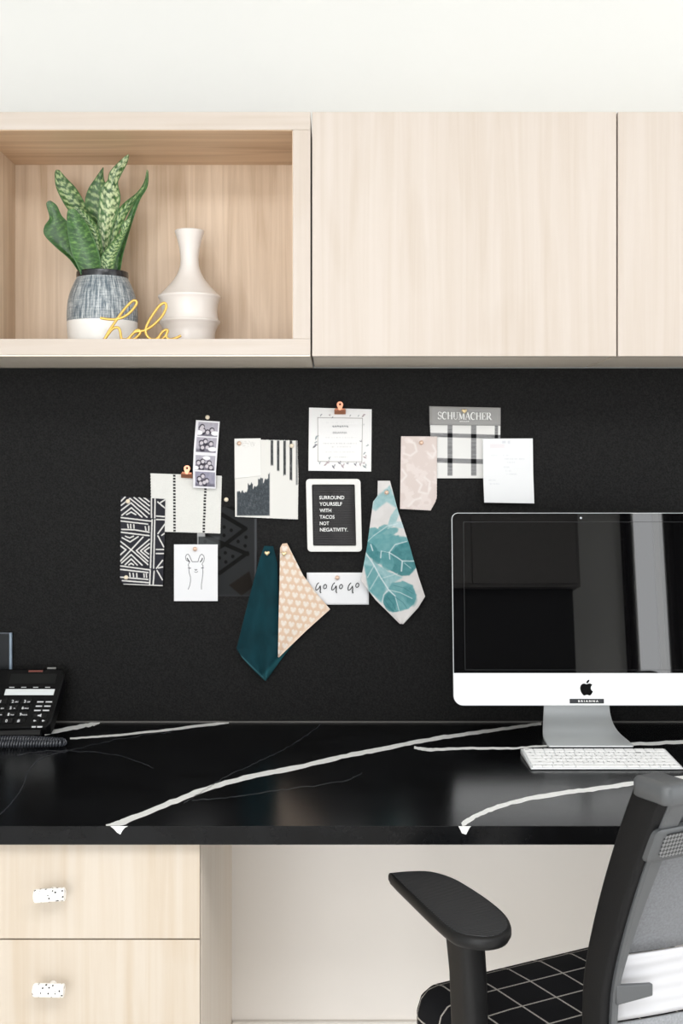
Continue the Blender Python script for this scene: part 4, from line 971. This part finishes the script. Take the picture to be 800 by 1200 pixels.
# display area behind the glass: thin line where the bezel ends
mb = MB(); bx, bz0, bz1 = hw-.024, zch+.007, hh-.019; w_ = .0007
for a in (((-bx, bx, bz1, bz1+w_)), ((-bx, bx, bz0-w_, bz0)), ((-bx-w_, -bx, bz0, bz1)), ((bx, bx+w_, bz0, bz1))):
    v = [mt(x, -.0008, z) for x, z in ((a[0], a[2]), (a[1], a[2]), (a[1], a[3]), (a[0], a[3]))]; mb.add(v, [(0, 1, 2, 3)])
mesh('bezel_edge', mb.v, mb.f, mat('dark_bezel_line', (34, 34, 36), .3), t)
cm = [mt(.0+math.cos(2*PI*k/20)*.0022-.004, -.0009, hh-.0105+math.sin(2*PI*k/20)*.0022) for k in range(20)]
mesh('camera_lens', cm, [tuple(range(20))], mat('camera_grey', (190, 192, 196), .3), t)
# emblem
path = "M12.152 6.896c-.948 0-2.415-1.078-3.96-1.04-2.04.027-3.91 1.183-4.961 3.014-2.117 3.675-.546 9.103 1.519 12.09 1.013 1.454 2.208 3.09 3.792 3.039 1.52-.065 2.09-.987 3.935-.987 1.831 0 2.35.987 3.96.948 1.637-.026 2.676-1.48 3.676-2.948 1.156-1.688 1.636-3.325 1.662-3.415-.039-.013-3.182-1.221-3.22-4.857-.026-3.04 2.48-4.494 2.597-4.559-1.429-2.09-3.623-2.324-4.39-2.376-2-.156-3.675 1.09-4.61 1.09z"
path2 = "M15.53 3.83c.843-1.012 1.4-2.427 1.245-3.83-1.207.052-2.662.805-3.532 1.818-.78.896-1.454 2.338-1.273 3.714 1.338.104 2.715-.688 3.559-1.701z"
import re
def svg(p):
    n = [float(x) for x in re.findall(r'-?\d*\.\d+|-?\d+', p)]
    cur = np.array(n[:2]); out = [tuple(cur)]; rest = n[2:]
    for i in range(0, len(rest)-5, 6):
        a, b, c = cur+rest[i:i+2], cur+rest[i+2:i+4], cur+rest[i+4:i+6]
        for j in range(1, 6):
            s = j/5; q_ = (1-s)**3*cur+3*(1-s)**2*s*a+3*(1-s)*s*s*b+s**3*c; out.append(tuple(q_))
        cur = c
    return out[:-1]
mb = MB()
for p_ in (path, path2):
    o_ = svg(p_); sc_ = .031/24
    pts = [((x-12)*sc_, .0355+(12-y)*sc_) for x, y in o_]
    mb.add([mt(x, -.0006, z) for x, z in pts], poly_faces(pts))
mesh('emblem', mb.v, mb.f, mat('emblem_black', (14, 14, 15), .15), t)
sx_ = .0
lab = [mt(x, -.0007, z) for x, z in ((-.034, .0045), (.034, .0045), (.034, .0135), (-.034, .0135))]
v, f = lab, [(0, 1, 2, 3)]
st_ = mesh('name_strip', v, f, mat('black_label_tape', (48, 50, 54), .4), t)
text_mesh('strip_text', 'B R I A N N A', M['white_print'], st_, mt(.003, -.001, .009), (1, 0, 0), (0, -math.sin(TILT), math.cos(TILT)) if False else (0, math.sin(TILT), math.cos(TILT)), width=.040, height=.0040, bold=.03, center=True)
# stand
prof = [(.2455, .0012, .080), (.243, .0042, .084), (.225, .0046, .0838), (.2, .005, .083), (.17, .0062, .0805), (.145, .010, .0770), (.124, .0195, .073), (.111, .036, .0695), (.1065, .06, .0675), (.1065, .09, .067), (.105, .13, .067), (.103, .17, .067), (.101, .205, .067)]
pc_ = catmull(prof, 4); vt = []; n = len(pc_)
cxs = .507
rings = []
for i, (d, z, w_) in enumerate(pc_):
    a = pc_[max(i-1, 0)]; b_ = pc_[min(i+1, n-1)]; ty, tz = -(b_[0]-a[0]), b_[1]-a[1]; L_ = math.hypot(ty, tz)
    ny, nz = -tz/L_, ty/L_     # toward the viewer / up side
    th = .0055 if i > 6 else .0035
    sec = [(-w_, 0), (-w_+.004, .0)] if False else None
    front = [Vector((cxs+x*w_, -d, ZT+z)) for x in (-1, -.5, 0, .5, 1)]
    bk = [Vector((cxs+x*w_, -d+max(0, -ny)*th if i > 10 else -d+(-ny)*th*.9, ZT+max(.0003, z-(abs(nz))*th))) for x in (1, .5, 0, -.5, -1)]
    rings.append(front+bk)
mesh('stand', *loft(rings), m_alu2, t, bevel=0, smooth=35)
box('hinge', (cxs-.055, cxs+.055, -.170, -.094, ZT+.165, ZT+.225), m_alu2, t, bevel=.006)

# ------------------------------------------------------------------ keyboard
kx0, kx1, kyb, kyf = .3600, .6385, -.2965, -.4185
t = thing('keyboard', 'slim white wireless keyboard in front of the computer stand', 'keyboard', ((kx0+kx1)/2, (kyb+kyf)/2, ZT))
def kz(y): return ZT+.0042+(.0105-.0042)*(y-kyf)/(kyb-kyf)
prf = [(kyf, ZT+.0004), (kyf, kz(kyf)), (kyb, kz(kyb)), (kyb, ZT+.0004)]
v = [Vector((x, y, z)) for x in (kx0, kx1) for y, z in prf]
mesh('body', v, [(0, 1, 2, 3), (7, 6, 5, 4)]+[(i, 4+i, 4+(i+1) % 4, (i+1) % 4) for i in range(4)], mat('keyboard_aluminium', (226, 228, 229), .4, .3), t, bevel=.002, seg=3, smooth=40)
m_key = mat('white_key', (247, 247, 247), .45)
U_ = (kx1-kx0-.008)/14.5
rows = [[1]*14+[.5], [1]*13+[1.5], [1.5]+[1]*13, [1.75]+[1]*11+[1.75], [2.25]+[1]*10+[2.25], [1, 1, 1, 1.25, 5, 1.25, 1, 1, 1, 1]]
rows[0] = [1.0357]*14
legs = [['esc']+['']*13, list('`1234567890-=')+['del'], ['tab']+list('QWERTYUIOP[]\\'), ['caps']+list("ASDFGHJKL;'")+['ret'], ['shift']+list('ZXCVBNM,./')+['shift'], ['fn', 'ctl', 'opt', 'cmd', '', 'cmd', 'opt', '<', '^', '>']]
pitch = (kyb-kyf-.007)/6.0; cache = {}; mbl = MB(); slope = (.0105-.0042)/(kyb-kyf)
for r, row in enumerate(rows):
    s_ = 14.5/sum(row); x = kx0+.004; yc = kyb-.0035-(r+.5)*pitch
    for i, w_ in enumerate(row):
        ww = w_*s_*U_; key = round(ww, 4)
        if key not in cache:
            a, b_ = ww/2-.0011, pitch/2-.0011
            vv = [(sx*a*q_, sy*b_*q_, z) for q_, z in ((1, 0), (1, .0011), (.96, .0016)) for sx, sy in ((-1, -1), (1, -1), (1, 1), (-1, 1))]
            vv = [(x_, y_, z_+y_*slope) for x_, y_, z_ in vv]
            ff = [(8, 9, 10, 11)]+[(k*4+j, k*4+(j+1) % 4, (k+1)*4+(j+1) % 4, (k+1)*4+j) for k in range(2) for j in range(4)]
            ko = mesh('key', vv, ff, m_key, t, local=True); cache[key] = ko
        else:
            ko = cache[key].copy(); C.objects.link(ko)
        ko.parent = t; xc = x+ww/2
        ko.location = (xc-(kx0+kx1)/2, yc-(kyb+kyf)/2, kz(yc)-ZT-.0001)
        s = legs[r][i] if i < len(legs[r]) else ''
        if s:
            text_mesh('l', s, None, None, (xc-(.0028 if len(s) > 1 else .0), yc, kz(yc)+.0019), (1, 0, 0), (0, 1, slope), height=(.0048 if len(s) == 1 else .0028), mb=mbl, center=True, bold=.02)
        x += ww
mesh('key_legends', mbl.v, mbl.f, M['ink_grey'], t, kind='stuff')

# ------------------------------------------------------------------ telephone
FA, FB = Vector((0, -.06, .8725)), Vector((0, -.137, .766))      # top and bottom line of the sloping face
fd = (FB-FA).normalized(); fn_ = Vector((0, -fd.z, fd.y)); fn_ = fn_ if fn_.y < 0 else -fn_
def fp(px, py, h=0.0): return on_plane(px, py, FA, fn_)+fn_*h
t = thing('desk_telephone', 'black office desk telephone with sloping keypad at left end of counter', 'telephone', (-.66, -.1, ZT))
outline = [(-20, 784.5), (68, 784), (73, 785), (75.5, 788.5), (75, 795), (62, 840), (59, 848), (54, 852.5), (-40, 856)]
face = [fp(*p) for p in outline]
rearv = []
low = []
for p in face:
    low.append(Vector((p.x, p.y+.012 if p.y > -.1 else p.y+.006, max(ZT+.0006, p.z-.028))))
n = len(face)
inner_ = [fp(*p, .0012) for p in [(-19, 785.5), (67.5, 785.2), (72, 786.2), (74, 789), (73.5, 795), (60.8, 839.5), (57.8, 847), (53.4, 851.4), (-38, 854.8)]]
mesh('body', inner_+face+low, [tuple(range(n))]+[(a*n+j, a*n+(j+1) % n, (a+1)*n+(j+1) % n, (a+1)*n+j) for a in range(2) for j in range(n)]+[tuple(range(3*n-1, 2*n-1, -1))], mat('telephone_black', (6, 6, 7), .42, spec=.14, bump=.05, bscale=900), t, smooth=35)
# foot wedge carrying the body
xa, xb = -.80, -.600
v = [Vector((x, y, z)) for x in (xa, xb) for y, z in ((-.142, ZT+.0005), (-.135, ZT+.012), (-.07, .838), (-.035, .838), (-.03, ZT+.0005))]
mesh('foot', v, [(4, 3, 2, 1, 0), (5, 6, 7, 8, 9)]+[(i, 5+i, 5+(i+1) % 5, (i+1) % 5) for i in range(5)], M['black'], t, bevel=.002, smooth=40)
def fquad(name, px0, py0, px1, py1, h, m, parent, slant=0.0, th=.0015, sk=None):
    """raised block on the telephone face; the columns lean with the face"""
    sh = lambda y: (y-py0)*-.27
    c = [(px0, py0), (px1, py0), (px1+sh(py1), py1), (px0+sh(py1), py1)]
    v = [fp(a, b, h) for a, b in c]+[fp(a, b, h-th) for a, b in c]
    return mesh(name, v, [(3, 2, 1, 0), (0, 1, 5, 4), (1, 2, 6, 5), (2, 3, 7, 6), (3, 0, 4, 7)], m, parent)
fquad('display', 13.5, 790, 67, 801.5, .0018, mat('lcd_grey', (17, 18, 18), .35, spec=.2), t)
fquad('label_strip', 7, 808, 64.5, 815, .002, mat('label_white', (214, 218, 218), .5), t)
fquad('message_lamp', 34, 786, 50.5, 788, .0022, mat('red_lens', (112, 60, 52), .3), t)
fquad('hook_tab', 56, 783, 66, 784.8, .004, M['steel'], t, th=.004)
m_btn = mat('telephone_key', (10, 10, 11), .4, spec=.2)
tx = (fp(20, 820)-fp(10, 820)).normalized()
digits = ['1', '2', '3', '4', '5', '6', '7', '8', '9', '*', '0', '#']; small = ['', 'ABC', 'DEF', 'GHI', 'JKL', 'MNO', 'PQRS', 'TUV', 'WXYZ', '', '', '']
mbt = MB()
for r in range(4):
    for c_ in range(3):
        px = 3+c_*14.2-r*2.5; py = 822.5+r*7.6
        fquad('key', px-4.8, py-2.8, px+6.2, py+2.6, .003, m_btn, t, th=.003)
        i = r*3+c_
        text_mesh('d', digits[i], None, None, fp(px-1.8, py+.2, .0033), tx, -fd, height=3.7/560, mb=mbt, center=True, bold=.03)
        if small[i]: text_mesh('d', small[i], None, None, fp(px+2.6, py+.8, .0033), tx, -fd, height=1.6/560, mb=mbt, center=True, bold=.03)
for r in range(3):
    for c_ in range(2):
        px = 43.5+c_*10-r*1.7; py = 821.6+r*5
        fquad('function_key', px, py, px+8.4, py+3.4, .0026, m_btn, t, th=.0026)
        v = [fp(a, b, .0029) for a, b in ((px+.5, py+.9), (px+8, py+.9), (px+7.6, py+2.3), (px+.1, py+2.3))]
        mbt.add(v, [(3, 2, 1, 0)])
fquad('speaker_key', 40, 836.5, 55, 841.5, .0026, m_btn, t, th=.0026)
v = [fp(a, b, .003) for a, b in ((44.5, 838.4), (46.5, 838.4), (49, 836.9), (48.4, 841), (46.2, 839.9), (44.2, 839.9))]; mbt.add(v, [(5, 4, 3, 2, 1, 0)])
for px in (38.5, 48.5):
    fquad('volume_key', px, 843.2, px+7, 847.6, .0026, m_btn, t, th=.0026)
    v = [fp(a, b, .003) for a, b in ((px+.6, 845.3), (px+2.4, 843.9), (px+2.4, 844.8), (px+4, 844.8), (px+4, 845.8), (px+2.4, 845.8), (px+2.2, 846.8))]; mbt.add(v, [(6, 5, 4, 3, 2, 1, 0)])
for px, w_ in ((37.5, 5), (44, 6)):
    v = [fp(a, b, .003) for a, b in ((px, 851.6), (px+w_, 851.6), (px+w_*.9, 853.4), (px-.3, 853.4))]; mbt.add(v, [(3, 2, 1, 0)])
for k in range(4):
    v = [fp(a, b, .0016) for a, b in ((11+k*14, 805.4), (17+k*14, 805.4), (17+k*14, 806.2), (11+k*14, 806.2))]; mbt.add(v, [(3, 2, 1, 0)])
mesh('key_legends', mbt.v, mbt.f, mat('phone_print', (205, 206, 208), .6), t, kind='stuff')
# handset resting left of the keypad
hs = thing('telephone_handset', 'black telephone handset lying in the cradle left of the keypad', 'handset', (-.775, -.1, .85))
pts = catmull([(-.765, -.05, .893), (-.765, -.062, .902), (-.765, -.1, .872), (-.765, -.135, .815), (-.765, -.142, .790)], 5)
mesh('grip', *tube(pts, [.024 if (i < 5 or i > 15) else .017 for i in range(len(pts))], 14), M['black'], hs, smooth=50)
# coiled cord
pa = []
zc_ = ZT+.0082
for k in range(20): pa.append(Vector((-.80+.255*k/19, -.208-.004*math.sin(k/19*PI*2)-.018*(k/19)**3, zc_)))
for k in range(1, 8):
    a = PI/2-PI*k/8; pa.append(Vector((-.545+.0115*math.cos(a)*1.1, -.2355+.0095*math.sin(a), zc_)))
for k in range(20): pa.append(Vector((-.545-.255*k/19, -.245-.014*(k/19)**.7, zc_)))
L_ = [0]
for i in range(1, len(pa)): L_.append(L_[-1]+(pa[i]-pa[i-1]).length)
tot = L_[-1]; turns = int(tot/.0054); steps = turns*9; hp = []
arr = np.array([p[:] for p in pa])
for i in range(steps+1):
    s = tot*i/steps; p = np.array([np.interp(s, L_, arr[:, k]) for k in range(3)]); e = 1e-3
    q_ = np.array([np.interp(min(tot, s+e), L_, arr[:, k]) for k in range(3)])-np.array([np.interp(max(0, s-e), L_, arr[:, k]) for k in range(3)])
    T_ = Vector(q_).normalized(); S_ = T_.cross(Vector((0, 0, 1))).normalized(); a = 2*PI*turns*i/steps
    hp.append(Vector(p)+S_*math.cos(a)*.0060+Vector((0, 0, 1))*math.sin(a)*.0060)
o = mesh('coiled_cord', *tube(hp, .0021, 6), mat('cord_black', (60, 62, 68), .22), smooth=60)
tag(o, 'black coiled telephone cord doubled back on the counter before the phone', 'cord')
# dark upright panel behind the telephone
t = thing('upright_panel', 'dark upright panel with pale blue edge behind the telephone', 'panel', (-.8, -.03, ZT))
xr_, zt_ = P(13.6, 0, .024).x, P(0, 741.5, .024).z
box('sheet', (-.93, xr_-.005, -.024, -.018, ZT+.006, zt_-.002), mat('smoked_panel', (20, 23, 26), .45, spec=.25), t)
m_edge = mat('pale_blue_edge', (126, 142, 158), .3)
box('edge_strip', (xr_-.005, xr_, -.025, -.017, ZT+.006, zt_), m_edge, t, bevel=.0008)
box('edge_strip', (-.93, xr_-.005, -.025, -.017, zt_-.002, zt_), mat('dim_edge', (62, 70, 80), .3), t)
box('foot', (-.93, xr_-.002, -.028, -.0155, ZT+.0004, ZT+.006), M['black'], t)

# ------------------------------------------------------------------ office chair
CA = math.radians(28)
ch = thing('office_chair', 'black office chair with plaid seat and grey mesh back at the desk', 'chair', (.457, -.7535, 0), CA)
def plaid():
    m, nt, b = nodes('black_plaid_cloth'); N, L = nt.nodes, nt.links
    tc = N.new('ShaderNodeTexCoord'); s = N.new('ShaderNodeSeparateXYZ'); L.new(tc.outputs['Object'], s.inputs[0])
    def grid(out, off):
        a = N.new('ShaderNodeMath'); a.operation = 'MULTIPLY_ADD'; a.inputs[1].default_value = 1/.066; a.inputs[2].default_value = off; L.new(out, a.inputs[0])
        f = N.new('ShaderNodeMath'); f.operation = 'FRACT'; L.new(a.outputs[0], f.inputs[0])
        c = N.new('ShaderNodeMath'); c.operation = 'SUBTRACT'; c.inputs[1].default_value = .5; L.new(f.outputs[0], c.inputs[0])
        d = N.new('ShaderNodeMath'); d.operation = 'ABSOLUTE'; L.new(c.outputs[0], d.inputs[0])
        g = N.new('ShaderNodeMath'); g.operation = 'LESS_THAN'; g.inputs[1].default_value = .024; L.new(d.outputs[0], g.inputs[0]); return g
    g1, g2, g3 = grid(s.outputs[0], .72), grid(s.outputs[1], .33), grid(s.outputs[2], .05)
    mx = N.new('ShaderNodeMath'); mx.operation = 'MAXIMUM'; L.new(g1.outputs[0], mx.inputs[0]); L.new(g2.outputs[0], mx.inputs[1])
    # level lines round the sides only
    ge = N.new('ShaderNodeNewGeometry'); sn = N.new('ShaderNodeSeparateXYZ'); L.new(ge.outputs['Normal'], sn.inputs[0])
    lt = N.new('ShaderNodeMath'); lt.operation = 'LESS_THAN'; lt.inputs[1].default_value = .5; L.new(sn.outputs[2], lt.inputs[0])
    m3 = N.new('ShaderNodeMath'); m3.operation = 'MULTIPLY'; L.new(g3.outputs[0], m3.inputs[0]); L.new(lt.outputs[0], m3.inputs[1])
    m2 = N.new('ShaderNodeMath'); m2.operation = 'MAXIMUM'; L.new(mx.outputs[0], m2.inputs[0]); L.new(m3.outputs[0], m2.inputs[1])
    n = N.new('ShaderNodeTexNoise'); n.inputs['Scale'].default_value = 500; L.new(tc.outputs['Object'], n.inputs['Vector'])
    k = N.new('ShaderNodeMath'); k.operation = 'MULTIPLY'; L.new(m2.outputs[0], k.inputs[0]); L.new(n.outputs['Fac'], k.inputs[1])
    k2 = N.new('ShaderNodeMath'); k2.operation = 'MULTIPLY'; k2.inputs[1].default_value = 1.3; k2.use_clamp = True; L.new(k.outputs[0], k2.inputs[0])
    q_ = N.new('ShaderNodeMix'); q_.data_type = 'RGBA'; q_.inputs[6].default_value = lc(24, 24, 27); q_.inputs[7].default_value = lc(214, 208, 200)
    L.new(k2.outputs[0], q_.inputs[0]); L.new(q_.outputs[2], b.inputs['Base Color']); b.inputs['Roughness'].default_value = .9; b.inputs['Specular IOR Level'].default_value = .15
    return m
def rbox_loops(hx, hy, spec, r, cx_=0, cy_=0):
    """stack of rounded rectangles: spec = (inset, z)"""
    return [[Vector((cx_+x, cy_+y, z)) for x, y in rrect(-hx+i, hx-i, -hy+i, hy-i, max(.004, r-i), 6)] for i, z in spec]
mesh('seat_cushion', *loft(rbox_loops(.258, .240, [(.03, .392), (.008, .398), (0, .412), (.0, .432), (.006, .452), (.018, .464), (.04, .470), (.09, .472)], .05)), plaid(), ch, local=True, smooth=60)
mesh('seat_shell', *loft(rbox_loops(.215, .205, [(.05, .365), (0, .375), (0, .394)], .05)), M['black'], ch, local=True, smooth=40)
def ridge_mat(name, rgb, scale, rough=.45, direction='X'):
    m, nt, b = nodes(name); N, L = nt.nodes, nt.links
    b.inputs['Base Color'].default_value = lc(*rgb); b.inputs['Roughness'].default_value = rough
    tc = N.new('ShaderNodeTexCoord'); w = N.new('ShaderNodeTexWave'); w.bands_direction = direction; w.inputs['Scale'].default_value = scale
    w.inputs['Distortion'].default_value = 0.6; w.inputs['Detail'].default_value = 0; L.new(tc.outputs['Object'], w.inputs['Vector'])
    bp = N.new('ShaderNodeBump'); bp.inputs['Strength'].default_value = .9; bp.inputs['Distance'].default_value = .0012
    L.new(w.outputs['Fac'], bp.inputs['Height']); L.new(bp.outputs[0], b.inputs['Normal'])
    return m
M['pad_ridge'] = ridge_mat('ridged_black_rubber', (33, 34, 37), 95, .45, 'DIAGONAL')
ZA = .68
pad = catmull([(-.331, .170), (-.300, .163), (-.270, .146), (-.256, .108), (-.256, .06), (-.262, 0), (-.274, -.055), (-.294, -.095), (-.322, -.116), (-.352, -.114), (-.374, -.090), (-.376, -.06), (-.366, 0), (-.350, .08), (-.338, .14)], 4)
def arm(sgn):
    ar = mesh('armrest', [], [], None, ch, local=True) if False else None
    pc = np.array(pad); c0 = pc.mean(0)
    def loop(s, z, sag=0): return [Vector((sgn*-(-(c0[0]+(x-c0[0])*s)) if False else (c0[0]+(x-c0[0])*s)*sgn, c0[1]+(y-c0[1])*(1-(1-s)*.5), z+sag*((y-c0[1])/.14)**2)) for x, y in pad]
    lv = [loop(.80, ZA-.019), loop(.94, ZA-.017), loop(1.0, ZA-.011), loop(1.0, ZA-.005), loop(.97, ZA-.0008), loop(.93, ZA)]
    if sgn < 0: lv = [list(reversed(l)) for l in lv]
    pv = mesh('armrest_pad', *loft(lv), M['black'], ch, local=True, smooth=50)
    li = [loop(.90, ZA-.0004), loop(.885, ZA+.0010)]
    if sgn < 0: li = [list(reversed(l)) for l in li]
    mesh('ridged_insert', *loft(li), M['pad_ridge'], pv, local=True, smooth=50)
    def sec(x, y, z, hx, hy): return [Vector((sgn*(x+a), y+b, z)) for a, b in rrect(-hx, hx, -hy, hy, .012, 4)]
    rg = [sec(-.330, -.035, ZA-.018, .020, .027), sec(-.324, -.035, .60, .0195, .026), sec(-.318, -.032, .50, .019, .026), sec(-.312, -.028, .42, .019, .026), sec(-.300, -.022, .375, .019, .026)]
    if sgn < 0: rg = [list(reversed(r)) for r in rg]
    mesh('arm_post', *loft(rg), M['black'], ch, local=True, smooth=40)
    b_ = (min(sgn*-.31, sgn*-.15), max(sgn*-.31, sgn*-.15), -.05, .008, .352, .378)
    box('arm_bracket', b_, M['black'], ch, bevel=.004, local=True)
arm(1); arm(-1)
# backrest
m_grey = mat('grey_plastic', (78, 80, 82), .42, bump=.06, bscale=1200)
m_rail = mat('black_rail', (17, 17, 18), .55, spec=.2, bump=.35, bscale=500)
BP = catmull([(-.150, .385), (-.195, .44), (-.205, .52), (-.206, .60), (-.214, .66), (-.242, .75), (-.280, .845), (-.312, .912)], 6)
def bp_at(z): 
    zs = [p[1] for p in BP]; return float(np.interp(z, zs, [p[0] for p in BP]))
def side(sgn):
    rg = []
    for i, (y, z) in enumerate(BP):
        a = BP[max(i-1, 0)]; b_ = BP[min(i+1, len(BP)-1)]; ty, tz = b_[0]-a[0], b_[1]-a[1]; L_ = math.hypot(ty, tz); ny, nz = -tz/L_, ty/L_
        hd = np.interp(z, [.38, .6, .93], [.020, .021, .025]); hx = .010
        rg.append([Vector((sgn*(-.240+a_), y-ny*b2, z-nz*b2)) for a_, b2 in rrect(-hx, hx, -hd, hd, .006, 3)])
    if sgn < 0: rg = [list(reversed(r)) for r in rg]
    mesh('side_rail', *loft(rg), m_rail, ch, local=True, smooth=45)
    rg = []
    for i, (y, z) in enumerate(BP):
        if z < .45: continue
        a = BP[max(i-1, 0)]; b_ = BP[min(i+1, len(BP)-1)]; ty, tz = b_[0]-a[0], b_[1]-a[1]; L_ = math.hypot(ty, tz); ny, nz = -tz/L_, ty/L_
        w_ = np.interp(z, [.45, .66, .93], [.008, .011, .034])
        o0 = -.238
        rg.append([Vector((sgn*(o0+q_), y-ny*(-.016-h_) , z-nz*(-.016-h_))) for q_, h_ in ((0, .0), (w_, .0), (w_, .010), (w_-.003, .013), (.003, .013), (0, .010))])
    # the cap at the top
    if sgn < 0: rg = [list(reversed(r)) for r in rg]
    mesh('back_frame', *loft(rg), m_grey, ch, local=True, smooth=40)
    y, z = BP[-1]
    cap = rbox_loops(.0245, .032, [(.003, z-.014), (0, z-.011), (0, z+.006), (.003, z+.010), (.010, z+.012)], .012, sgn*-.228, y-.001)
    mesh('rail_cap', *loft(cap), m_grey, ch, local=True, smooth=45)
side(1); side(-1)
def mesh_cloth(name, rgb, alpha, sc_):
    m, nt, b = nodes(name); N, L = nt.nodes, nt.links
    b.inputs['Base Color'].default_value = lc(*rgb); b.inputs['Roughness'].default_value = .7
    tc = N.new('ShaderNodeTexCoord'); n = N.new('ShaderNodeTexNoise'); n.inputs['Scale'].default_value = sc_; n.inputs['Detail'].default_value = 3; L.new(tc.outputs['Object'], n.inputs['Vector'])
    r = N.new('ShaderNodeMapRange'); r.inputs[1].default_value = .3; r.inputs[2].default_value = .7; r.inputs[3].default_value = alpha-.12; r.inputs[4].default_value = alpha+.12; L.new(n.outputs['Fac'], r.inputs[0])
    L.new(r.outputs[0], b.inputs['Alpha'])
    return m
def back_panel(name, z0, z1, m, off, thick=.004, bow=.025, x_in=.225):
    nz, nx = 14, 16; v = []; f = []
    for i in range(nz+1):
        z = z0+(z1-z0)*i/nz; y = bp_at(z)+off
        for j in range(nx+1):
            u = -1+2*j/nx; v.append(Vector((u*x_in, y-bow*(1-u*u)*-1*0-bow*(u*u-1)*-1, z)))
    for i in range(nz):
        for j in range(nx):
            a = i*(nx+1)+j; f.append((a, a+1, a+nx+2, a+nx+1))
    return mesh(name, v, f, m, ch, local=True, smooth=60, solid=thick, solid_off=0)
back_panel('mesh_back', .672, .918, mesh_cloth('grey_back_mesh', (118, 120, 124), .80, 320), .002)
back_panel('lumbar_band', .580, .668, ridge_mat('pale_lumbar_cloth', (196, 196, 199), 18, .6, 'Z'), .002)
back_panel('mesh_back', .46, .576, mesh_cloth('grey_back_mesh_low', (150, 152, 155), .8, 320), .002)
# cross bracket with its inset
yb = bp_at(.845)
v = []
zc0, zc1 = .818, .864
ol = rrect(-.246, .246, zc0, zc1, .008, 5)
def tb(x, z, d): return Vector((x, bp_at(z)-.020-d-.012*(1-(x/.24)**2), z))
n = len(ol)
rg = [[tb(x, z, d) for x, z in ol] for d in (0, .014)]+[[tb(x*.99, zc0+.021+(z-zc0-.021)*.9, .016) for x, z in ol]]
mesh('back_bracket', *loft(rg), m_grey, ch, local=True, smooth=40)
ol2 = rrect(-.232, .232, zc0+.007, zc1-.007, .006, 5)
def weave(name, rgb):
    m, nt, b = nodes(name); N, L = nt.nodes, nt.links
    tc = N.new('ShaderNodeTexCoord'); ck = N.new('ShaderNodeTexChecker'); ck.inputs['Scale'].default_value = 260
    mp = N.new('ShaderNodeMapping'); mp.inputs['Rotation'].default_value = (0, .785, 0); mp.inputs['Scale'].default_value = (1, 0, 1); L.new(tc.outputs['Object'], mp.inputs[0]); L.new(mp.outputs[0], ck.inputs['Vector'])
    ck.inputs['Color1'].default_value = lc(*rgb); ck.inputs['Color2'].default_value = lc(44, 45, 46); L.new(ck.outputs['Color'], b.inputs['Base Color']); b.inputs['Roughness'].default_value = .5
    return m
mesh('bracket_inset', *loft([[tb(x, z, d) for x, z in ol2] for d in (.0155, .0175)]), weave('woven_plastic', (118, 119, 120)), ch, local=True, smooth=40)
# lumbar tab
for sgn in (1, -1):
    x0_, x1_ = -.236, -.176; zc_ = .624
    v = [Vector((sgn*x, bp_at(zc_)-.026-d, z)) for d in (0, .007) for x, z in ((x0_, zc_-.006), (x1_, zc_-.006), (x1_, zc_+.010), (x0_, zc_+.020))]
    f = [(3, 2, 1, 0), (4, 5, 6, 7)]+[(i, (i+1) % 4, 4+(i+1) % 4, 4+i) for i in range(4)]
    if sgn < 0: f = [tuple(reversed(q_)) for q_ in f]
    mesh('lumbar_tab', v, f, m_grey, ch, local=True, bevel=.002, smooth=40)
box('back_spine', (-.24, .24, -.19, -.14, .372, .392), M['black'], ch, bevel=.004, local=True)
# lift and star base
mesh('gas_lift', *lathe([(.04, .365), (.028, .34), (.028, .22), (.034, .2), (.034, .08)], 0, 0, 24), M['black'], ch, local=True, smooth=40)
for k in range(5):
    a = 2*PI*k/5+.3; u = Vector((math.cos(a), math.sin(a), 0))
    mesh('base_leg', *tube([u*.02+Vector((0, 0, .10)), u*.17+Vector((0, 0, .092)), u*.30+Vector((0, 0, .075))], [.026, .022, .016], 10), M['black'], ch, local=True, smooth=50)
    c = u*.30+Vector((0, 0, .028)); w_ = Vector((-u.y, u.x, 0))
    rg = [[c+w_*s+(u*math.cos(2*PI*j/18)+Vector((0, 0, 1))*math.sin(2*PI*j/18))*r for j in range(18)] for s, r in ((-.02, .02), (-.016, .0275), (.016, .0275), (.02, .02))]
    mesh('castor', *loft(rg), M['black_gloss'], ch, local=True, smooth=40)
    mesh('castor_stem', *tube([c+Vector((0, 0, .02)), u*.30+Vector((0, 0, .07))], .006, 8), M['steel'], ch, local=True)
